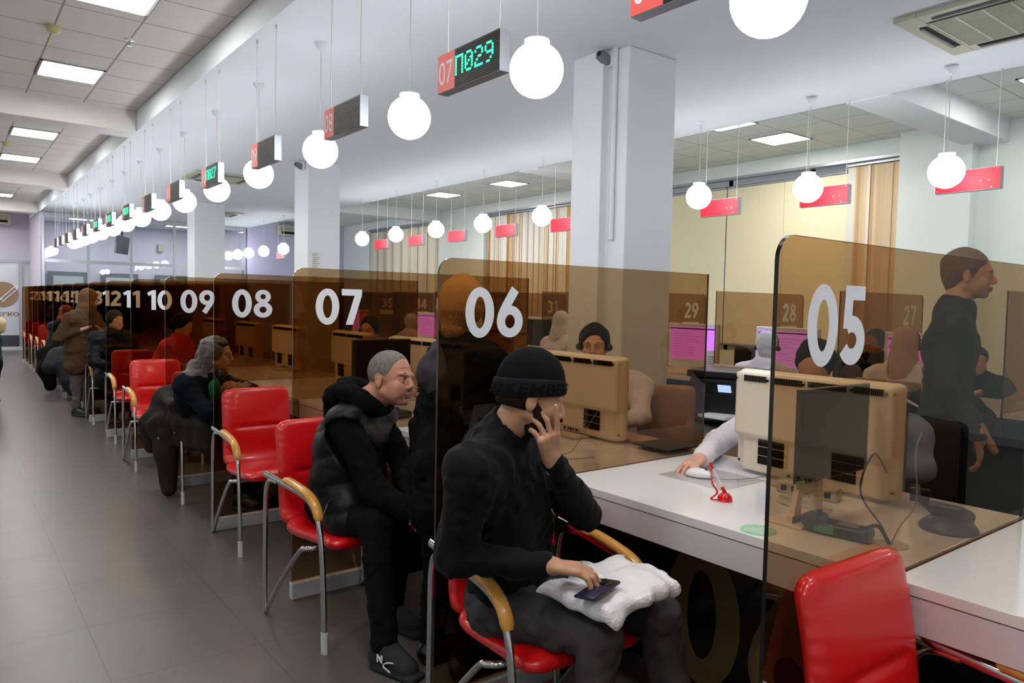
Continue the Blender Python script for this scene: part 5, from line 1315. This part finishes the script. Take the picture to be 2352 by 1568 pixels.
t, R, c, fin = figure('standing person in mustard ribbed beanie and black coat, behind divider 06', J, (0.85, 0.35, -0.1), (0.1, 0, 1), SK_C, M_jackb, M_blk, M_dk, h=0.010, hb=0.006, hands=hands, bulk=1.05, wr=0.010, seed=21, long_=0.5)
W = lambda p: c + p[0] * R[0] + p[1] * R[1] + p[2] * R[2]
lo, hi = bounds([c], 0.24)
T = SDF(lo, hi, 0.0045); T.ell(W((-0.022, 0, 0.040)), (0.108, 0.094, 0.104), 0.02, R); T.cap(W((-0.045, 0, -0.02)), W((-0.055, 0, -0.075)), 0.075, 0.055, 0.04); T.cap(W((-0.03, 0, 0.09)), W((-0.025, 0, 0.118)), 0.05, 0.02, 0.05)
# ribs run up and over the crown
g = [(T.lo[d_] + np.arange(T.n[d_]) * T.h) for d_ in range(3)]
X, Y, Z = np.meshgrid(*g, indexing='ij'); lx = (X - c[0]) * R[0][0] + (Y - c[1]) * R[0][1] + (Z - c[2]) * R[0][2] + 0.025; ly = (X - c[0]) * R[1][0] + (Y - c[1]) * R[1][1] + (Z - c[2]) * R[1][2]
T.V += (0.0030 * np.sin(np.arctan2(ly, lx) * 62)).astype(np.float32)
T.cut(W((0.075, 0, -0.02)), R[0] - 0.25 * R[2]); fin(T.mesh('beanie', M_knit), 'beanie')
T = SDF(*bounds([J['neck'], J['chest']], 0.24), 0.009); nb = V3(J['neck'])
T.cap(nb + (-0.05, 0.02, -0.02), nb + (-0.09, 0.03, -0.12), 0.07, 0.10, 0.04); T.cap(nb + (0.02, -0.09, -0.02), nb + (-0.02, 0.11, -0.02), 0.055, 0.055, 0.03); T.noise(0.012, 0.06, 3, True)
fin(T.mesh('hood', mat('charcoal_hood', (58, 54, 60), 0.8, spec=0.12, bump=0.4, bscale=30)), 'hood')

# ---------------- woman in the grey headscarf
J = dict(head=(1.525, 5.36, 1.095), neck=(1.46, 5.46, 0.955), chest=(1.46, 5.56, 0.80), pelvis=(1.56, 5.72, 0.56), shr=(1.33, 5.42, 0.885), elr=(1.44, 5.28, 0.70), wrr=(1.60, 5.26, 0.82),
         shl=(1.62, 5.66, 0.88), ell=(1.83, 5.56, 0.80), wrl=(1.70, 5.36, 0.86), hipr=(1.50, 5.70, 0.54), hipl=(1.68, 5.76, 0.54), knr=(1.66, 5.32, 0.53), knl=(1.78, 5.42, 0.53),
         anr=(1.66, 5.24, 0.10), anl=(1.78, 5.34, 0.10), toer=(1.72, 5.12, 0.04), toel=(1.86, 5.22, 0.04))
hands = dict(r=dict(d=(0.1, 0.0, 0.05), n=(0, -1, 0.6), side=1, curl=(0.5, 0.5, 0.6, 0.6)), l=dict(d=(-0.1, -0.03, 0.03), n=(0, -0.6, 1), side=1, curl=(0.5, 0.6, 0.6, 0.6)))
t, R, c, fin = figure('seated woman in grey headscarf and navy coat, seen in profile', J, (0.84, -0.50, 0.0), (0.05, 0, 1), SK_B, M_navy, M_blk, M_dk, h=0.011, hb=0.0065, hands=hands, bulk=1.0, wr=0.008, seed=31, long_=0.2, facial=True, brow=(40, 30, 26), lip=(150, 86, 80))
W = lambda p: c + p[0] * R[0] + p[1] * R[1] + p[2] * R[2]
lo, hi = bounds([c, J['neck'], J['chest']], 0.22)
T = SDF(lo, hi, 0.006); T.ell(W((-0.022, 0, 0.038)), (0.108, 0.094, 0.105), 0.02, R); T.cap(W((-0.045, 0, -0.02)), V3(J['neck']) + (-0.02, 0.03, 0.02), 0.085, 0.095, 0.04)
T.cap(V3(J['neck']) + (0, 0, -0.01), V3(J['shr']) + (0, 0, 0.03), 0.095, 0.065, 0.04); T.cap(V3(J['neck']), V3(J['shl']) + (0, 0, 0.02), 0.09, 0.06, 0.04); T.cap(V3(J['neck']), V3(J['chest']) + (0.0, 0.06, 0.03), 0.08, 0.09, 0.04)
T.noise(0.010, 0.08, 3, True); T.noise(0.006, 0.035, 4, True)
T.ell(W((0.090, 0, -0.020)), (0.085, 0.066, 0.098), 0.006, R, sub=True); fin(T.mesh('headscarf', M_scarf), 'headscarf')
T = SDF(*bounds([c], 0.15), 0.005); T.ell(W((-0.010, 0, 0.038)), (0.097, 0.078, 0.090), 0.01, R); T.cut(W((0, 0, 0.035)), -R[2] * 0.8 + R[0] * 0.35); fin(T.mesh('hair', M_hair), 'hair')
T = SDF(*bounds([J['chest'], J['neck'], J['elr']], 0.2), 0.010); T.cap(V3(J['neck']) + (0.05, -0.06, -0.07), V3(J['chest']) + (0.09, -0.09, -0.04), 0.045, 0.060, 0.03); fin(T.mesh('green_top', mat('green_jersey', (30, 120, 84), 0.8)), 'green_top')
# her parka draped over the chair side and trailing to the floor
T = SDF((1.0, 5.15, 0.0), (1.80, 6.45, 0.98), 0.009)
T.rbox((1.36, 5.86, 0.60), (0.045, 0.24, 0.17), 0.04, 0.05, [nrmv((1, 0, 0.35)), (0, 1, 0), nrmv((-0.35, 0, 1))])
T.chain([(1.47, 5.98, 0.80), (1.34, 6.00, 0.72), (1.25, 6.03, 0.54), (1.25, 6.06, 0.36)], (0.05, 0.09, 0.09, 0.06), 0.06)
T.chain([(1.30, 5.92, 0.56), (1.31, 5.90, 0.35), (1.33, 5.88, 0.07)], (0.10, 0.078, 0.060), 0.05)
T.rbox((1.42, 5.56, 0.52), (0.06, 0.26, 0.13), 0.055, 0.05, [nrmv((1, 0.25, 0.2)), nrmv((-0.25, 1, 0)), nrmv((-0.2, 0, 1))]); T.cap((1.36, 5.75, 0.60), (1.54, 5.36, 0.62), 0.08, 0.07, 0.05)
X = (T.lo[0] + np.arange(T.n[0]) * T.h)[:, None, None]; Y = (T.lo[1] + np.arange(T.n[1]) * T.h)[None, :, None]; Z = (T.lo[2] + np.arange(T.n[2]) * T.h)[None, None, :]
T.V += (0.006 * np.sin(Y * 48 + Z * 22 + 2 * np.sin(Z * 9)) * (0.6 + 0.4 * np.sin(Z * 17 + X * 9))).astype(np.float32)
T.noise(0.010, 0.14, 2); T.cut((0, 0, 0.004), (0, 0, -1))
o = tag(T.ob('draped_parka', M_coatd), 'dark parka draped over the lap and chair of the scarfed woman, sleeve touching the floor', 'coat')
mb = MB()
for p in ((1.40, 5.505, 0.60), (1.32, 5.66, 0.52), (1.245, 5.82, 0.46), (1.47, 5.34, 0.70)): mb.sphere(p, 0.011, 10, (1, 1, 1))
mb.ob('snap_buttons', M_chrome, o)

# ---------------- people farther along the row
def seated(x, y, fy=-1.0, z=0.0, lean=0.10, yaw=0.0, reach=0.16):
    def L(a, b, zz):  # a: right of chair in +X when facing -Y, b forward
        ca, sa = math.cos(yaw), math.sin(yaw); px, py = a, -b
        return (x + px * ca - py * sa, y + px * sa + py * ca, zz + z)
    return dict(head=L(0, lean + 0.03, 1.20), neck=L(0, lean, 1.06), chest=L(0, lean * 0.6, 0.88), pelvis=L(0, -0.08, 0.56), shr=L(-0.18, lean * 0.8, 0.98), elr=L(-0.25, lean + 0.05, 0.74), wrr=L(-0.12, lean + 0.05 + reach, 0.70),
                shl=L(0.18, lean * 0.8, 0.98), ell=L(0.25, lean + 0.05, 0.74), wrl=L(0.12, lean + 0.05 + reach, 0.70), hipr=L(-0.10, -0.06, 0.54), hipl=L(0.10, -0.06, 0.54), knr=L(-0.12, 0.36, 0.53), knl=L(0.12, 0.36, 0.53),
                anr=L(-0.12, 0.34, 0.10), anl=L(0.12, 0.34, 0.10), toer=L(-0.12, 0.47, 0.04), toel=L(0.12, 0.47, 0.04))
def cap_on(t, R, c, fin, m, name='hair', r=(0.104, 0.086, 0.100), cutz=-0.03, face=0.055, drape=None, h=0.008, hs=1.0):
    W = lambda p: c + p[0] * R[0] + p[1] * R[1] + p[2] * R[2]
    T = SDF(*bounds([c], 0.26), h); T.ell(W((-0.018, 0, 0.040)), r, 0.01, R)
    if drape: T.cap(W((-0.04, 0, -0.02)), c + V3((0, 0, -drape)) - 0.04 * R[0], 0.085, 0.115, 0.03)
    else: T.cap(W((-0.05, 0, 0.0)), W((-0.05, 0, cutz)), 0.06, 0.055, 0.02)
    T.ell(W((0.085 + 0.02, 0, -0.025)), (0.085 + 0.055 - face, 0.066, 0.095), 0.008, R, sub=True)
    T.noise(0.004, 0.05, 5, True)
    fin(T.mesh(name, m), name)
M_puff = mat('black_quilted_nylon', (16, 18, 21), 0.55, spec=0.2, bump=0.35, bscale=22, bdist=0.01)
J = seated(1.57, 9.80, yaw=0.25)
f = figure('seated person in dark quilted coat and green beanie, half behind dividers', J, (0.4, -0.9, 0), skin=SK_C, top_m=M_puff, leg_m=M_blk, shoe_m=M_dk, bulk=1.15, wr=0.012, seed=41, quilt=0.010, long_=0.5); cap_on(*f, mat('dark_green_knit', (44, 52, 44), 0.9), 'beanie')
# standing in brown
J = dict(head=(1.46, 10.55, 1.44), neck=(1.42, 10.50, 1.30), chest=(1.38, 10.50, 1.10), pelvis=(1.36, 10.52, 0.84), shr=(1.24, 10.36, 1.20), elr=(1.10, 10.38, 0.98), wrr=(1.30, 10.32, 1.06), shl=(1.52, 10.66, 1.20), ell=(1.66, 10.60, 0.98), wrl=(1.56, 10.42, 1.06),
         hipr=(1.30, 10.46, 0.82), hipl=(1.44, 10.60, 0.82), knr=(1.30, 10.46, 0.46), knl=(1.44, 10.60, 0.46), anr=(1.30, 10.46, 0.09), anl=(1.44, 10.60, 0.09), toer=(1.36, 10.34, 0.04), toel=(1.52, 10.50, 0.04))
f = figure('standing person in brown hooded coat and grey trousers, leaning to the counter', J, (0.85, 0.3, 0), skin=SK_C, top_m=M_brownc, leg_m=mat('grey_jeans', (92, 88, 86), 0.85), shoe_m=M_dk, bulk=1.15, wr=0.012, seed=43, long_=0.55)
cap_on(*f, mat('brown_knit', (108, 76, 48), 0.9), 'beanie', r=(0.112, 0.098, 0.112), drape=0.10)
# navy hoodie
J = seated(1.50, 12.45, yaw=0.6, lean=0.22)
f = figure('seated person in navy hooded top with white side stripe, coat hanging beside', J, (0.7, -0.7, 0), skin=SK_C, top_m=M_navy, leg_m=mat('blue_jeans', (60, 66, 92), 0.85), shoe_m=M_dk, bulk=1.15, wr=0.010, seed=45); cap_on(*f, M_navy, 'hood', r=(0.115, 0.10, 0.112), drape=0.12)
T = SDF((1.05, 11.6, 0.0), (1.8, 12.9, 0.9), 0.013)
T.chain([(1.45, 12.3, 0.70), (1.30, 12.2, 0.60), (1.18, 12.1, 0.48)], (0.08, 0.14, 0.10), 0.06); T.chain([(1.35, 12.1, 0.5), (1.40, 12.0, 0.28), (1.42, 11.95, 0.12)], (0.14, 0.10, 0.05), 0.05); T.noise(0.012, 0.16, 4); T.cut((0, 0, 0.004), (0, 0, -1))
tag(T.ob('draped_coat', mat('slate_grey_coat', (48, 50, 55), 0.75, spec=0.12, bump=0.4, bscale=24)), 'slate grey coat hanging off the chair of the navy hooded person', 'coat')
T = SDF((1.0, 12.9, 0.0), (1.75, 13.9, 0.9), 0.013)
T.chain([(1.40, 13.5, 0.70), (1.27, 13.4, 0.55), (1.25, 13.2, 0.35), (1.28, 13.1, 0.12)], (0.08, 0.13, 0.12, 0.08), 0.06); T.noise(0.012, 0.16, 6); T.cut((0, 0, 0.004), (0, 0, -1))
tag(T.ob('draped_coat', M_blk), 'black coat hanging from the chair of the person in the patterned headscarf', 'coat')
J = seated(1.50, 13.95, yaw=0.5, lean=0.16)
f = figure('seated person in dark coat with patterned red and pink headscarf', J, (0.8, -0.6, 0), skin=SK_B, top_m=M_puff, leg_m=M_blk, shoe_m=M_dk, bulk=1.1, seed=47); cap_on(*f, mat('patterned_scarf', (170, 110, 96), 0.8, noise=0.5, nscale=40), 'headscarf', drape=0.08)
# red jacket person further in
J = seated(1.80, 8.30, yaw=0.9, lean=0.2)
f = figure('person in bright red jacket bent over the counter, behind divider 11', J, (0.7, -0.7, -0.3), skin=SK_C, top_m=mat('bright_red_cloth', (190, 14, 26), 0.7, bump=0.3, bscale=30), leg_m=M_blk, shoe_m=M_dk, bulk=1.1, seed=49); cap_on(*f, M_hair, 'hair')
# child at the left edge
J = dict(head=(0.60, 12.0, 1.05), neck=(0.56, 12.0, 0.92), chest=(0.52, 12.0, 0.78), pelvis=(0.53, 12.0, 0.56), shr=(0.50, 11.92, 0.85), elr=(0.46, 11.90, 0.66), wrr=(0.46, 11.85, 0.50), shl=(0.60, 12.10, 0.85), ell=(0.58, 12.12, 0.66), wrl=(0.57, 12.05, 0.52),
         hipr=(0.52, 11.95, 0.54), hipl=(0.56, 12.06, 0.54), knr=(0.52, 11.94, 0.30), knl=(0.56, 12.07, 0.30), anr=(0.52, 11.94, 0.08), anl=(0.56, 12.07, 0.08), toer=(0.44, 11.93, 0.04), toel=(0.48, 12.06, 0.04))
for k in J:
    J[k] = (J[k][0] - 0.03, J[k][1], J[k][2])
f = figure('fair haired child in dark green, cut by the left edge of the photo', J, (-1, 0.2, 0), skin=SK_C, top_m=mat('dark_green_cloth', (24, 52, 44), 0.8), leg_m=M_blk, shoe_m=M_dk, bulk=0.82, seed=51, hs=0.9, h=0.012); cap_on(*f, mat('fair_hair', (206, 184, 142), 0.6), 'hair', r=(0.098, 0.084, 0.095))

# ---------------- staff behind the desks
def staff(x, y, label, hair_m, skin=SK_C, top=M_shirt, face=(-1, -0.15, -0.05), z=1.27, scarf=False, headset=True, yaw=-PI / 2, h=0.012, facial=False, group=None, hands=None, over=None, hb=0.009, drape=None):
    J = seated(x, y, yaw=yaw, lean=0.06); dz = z - 1.20
    for k in ('head', 'neck', 'chest', 'shr', 'shl'): J[k] = (J[k][0], J[k][1], J[k][2] + dz * (1 if k in ('head', 'neck') else 0.8))
    for k in ('wrr', 'wrl', 'elr', 'ell'): J[k] = (J[k][0], J[k][1], J[k][2] + 0.14)
    if over: J.update(over)
    f = figure(label, J, face, skin=skin, top_m=top, leg_m=M_blk, shoe_m=M_dk, h=h, hb=hb, seed=int(y * 10) + 60, facial=facial, group=group, wr=0.007, hands=hands)
    t, R, c, fin = f
    cap_on(*f, hair_m, 'headscarf' if scarf else 'hair', drape=drape or (0.14 if scarf else None), face=0.05)
    if headset:
        off = V3((J['pelvis'][0], J['pelvis'][1], 0)); W = lambda p: c + p[0] * R[0] + p[1] * R[1] + p[2] * R[2] - off
        MB().tube(bez([W((0, 0.088, 0.0)), W((-0.005, 0.078, 0.085)), W((-0.005, 0, 0.138)), W((-0.005, -0.078, 0.085)), W((0, -0.088, 0.0))], 6), 0.005, 8).sphere(W((0, 0.088, -0.005)), 0.022, 12, (1, 1, 1)).sphere(W((0, -0.088, -0.005)), 0.022, 12).ob('headset', M_dk, t, 60)
    return f
hd = dict(r=dict(d=(-0.1, -0.02, -0.015), n=(-0.1, 0, 1), side=-1, curl=(0.35, 0.40, 0.5, 0.5), thumb=(0.6, 0.6)))
staff(3.20, 1.78, 'staff member behind the large cream computer, white sleeve and hand on the mouse showing', M_hair, z=1.235, face=(-0.9, -0.3, -0.2), over=dict(shr=(3.10, 2.00, 1.00), elr=(2.86, 2.10, 0.875), wrr=(2.535, 1.945, 0.862)), hands=hd, hb=0.0055, top=M_shirt, headset=False)
staff(3.12, 3.12, 'staff woman with headset peering over the computer behind the beanie', M_hair, z=1.26, face=(-0.75, -0.65, 0.0), facial=True, hb=0.006, over=dict(shl=(3.20, 2.92, 1.03), ell=(3.10, 2.80, 0.88), wrl=(2.95, 2.86, 0.855)))
staff(3.15, 6.06, 'staff woman with big dark hair and headset seen through divider 07', M_hair, z=1.23, face=(-0.8, -0.6, 0), facial=True, hb=0.007)
staff(3.15, 0.20, 'staff woman in white shirt at the desk beyond the right edge, mirrored in divider 05', M_hair, z=1.22, headset=False)
staff(3.15, 4.5, 'staff member mostly hidden behind divider 07', M_hair, z=1.16, headset=False)
M_pale = mat('pale_grey_scarf', (200, 196, 196), 0.75, bump=0.3, bscale=26); M_pinkscarf = mat('dusty_pink_scarf', (190, 150, 130), 0.75, bump=0.3, bscale=26)
staff(5.20, 2.36, 'staff woman in dusty pink headscarf and headset, back turned, near divider 27', M_pinkscarf, z=1.26, face=(0.95, 0.1, 0), yaw=PI / 2, scarf=True, drape=0.2)
staff(5.22, 3.46, 'staff woman in pale wrapped headscarf with black headset, back turned', M_pale, z=1.185, face=(0.9, 0.3, -0.1), yaw=PI / 2, scarf=False)
staff(5.28, 5.35, 'staff member whose cream sleeve shows at the pink screen, mostly behind the column', M_hair, z=1.2, face=(1, 0, 0), yaw=PI / 2, headset=False)
staff(5.20, 5.95, 'staff woman in white hood just left of the near column', M_pale, z=1.30, face=(1, 0.1, 0), yaw=PI / 2, scarf=True, headset=False)
staff(5.22, 9.2, 'distant staff member in white beside the small pink screen', M_pale, z=1.2, face=(1, 0.1, 0), yaw=PI / 2, headset=False, h=0.016, hb=0.014)
staff(7.15, 3.44, 'dark clothed client seen in profile through divider 05, left of the pink scarf', M_hair, z=1.20, top=M_jackb, face=(-1, 0.1, 0), headset=False, h=0.016, hb=0.010)
staff(7.15, 2.55, 'dark haired client facing us through divider 05, in black clothing', M_hair, z=1.08, top=M_jackb, face=(-0.8, -0.5, 0), headset=False, h=0.016, hb=0.010)
staff(4.75, 1.95, 'dark haired person in black sitting with papers behind divider 05', M_hair, z=1.14, top=M_jackb, face=(-0.6, -0.8, -0.2), headset=False, h=0.014, hb=0.010, yaw=-0.6)
t = thing('keyboard_papers', 'white papers and black keyboard held beside the dark seated person behind divider 05', 'papers', (4.45, 1.85, 0.93), 0.5)
MB().box(-0.10, 0.10, -0.14, 0.14, 0, 0.003, Matrix.Rotation(0.5, 4, 'X')).ob('sheet', M_paper, t)
# walking person (at rest, mid step)
J = dict(head=(3.83, 1.44, 1.675), neck=(3.80, 1.48, 1.52), chest=(3.80, 1.49, 1.34), pelvis=(3.80, 1.50, 1.00), shr=(3.64, 1.43, 1.44), elr=(3.60, 1.42, 1.17), wrr=(3.66, 1.30, 0.94), shl=(3.96, 1.56, 1.44), ell=(4.02, 1.58, 1.17), wrl=(4.02, 1.44, 0.96),
         hipr=(3.72, 1.47, 0.97), hipl=(3.88, 1.53, 0.97), knr=(3.74, 1.32, 0.53), knl=(3.90, 1.58, 0.53), anr=(3.77, 1.28, 0.09), anl=(3.88, 1.76, 0.12), toer=(3.82, 1.15, 0.04), toel=(3.93, 1.64, 0.05))
f = figure('person with short brown hair in dark top walking between the two rows of desks', J, (0.38, -0.92, 0.0), skin=SK_C, top_m=mat('slate_blue_top', (58, 62, 74), 0.8, spec=0.12, bump=0.3, bscale=30), leg_m=M_blk, shoe_m=M_dk, h=0.011, hb=0.006, bulk=0.85, seed=91, facial=True, hands=dict(r=dict(d=(0.03, 0, -0.1), n=(0.3, -1, 0), side=1)), collar=0.2)
cap_on(*f, mat('short_brown_hair', (112, 88, 68), 0.7, bump=0.6, bscale=90), 'hair', r=(0.102, 0.083, 0.096), face=0.06, h=0.006)
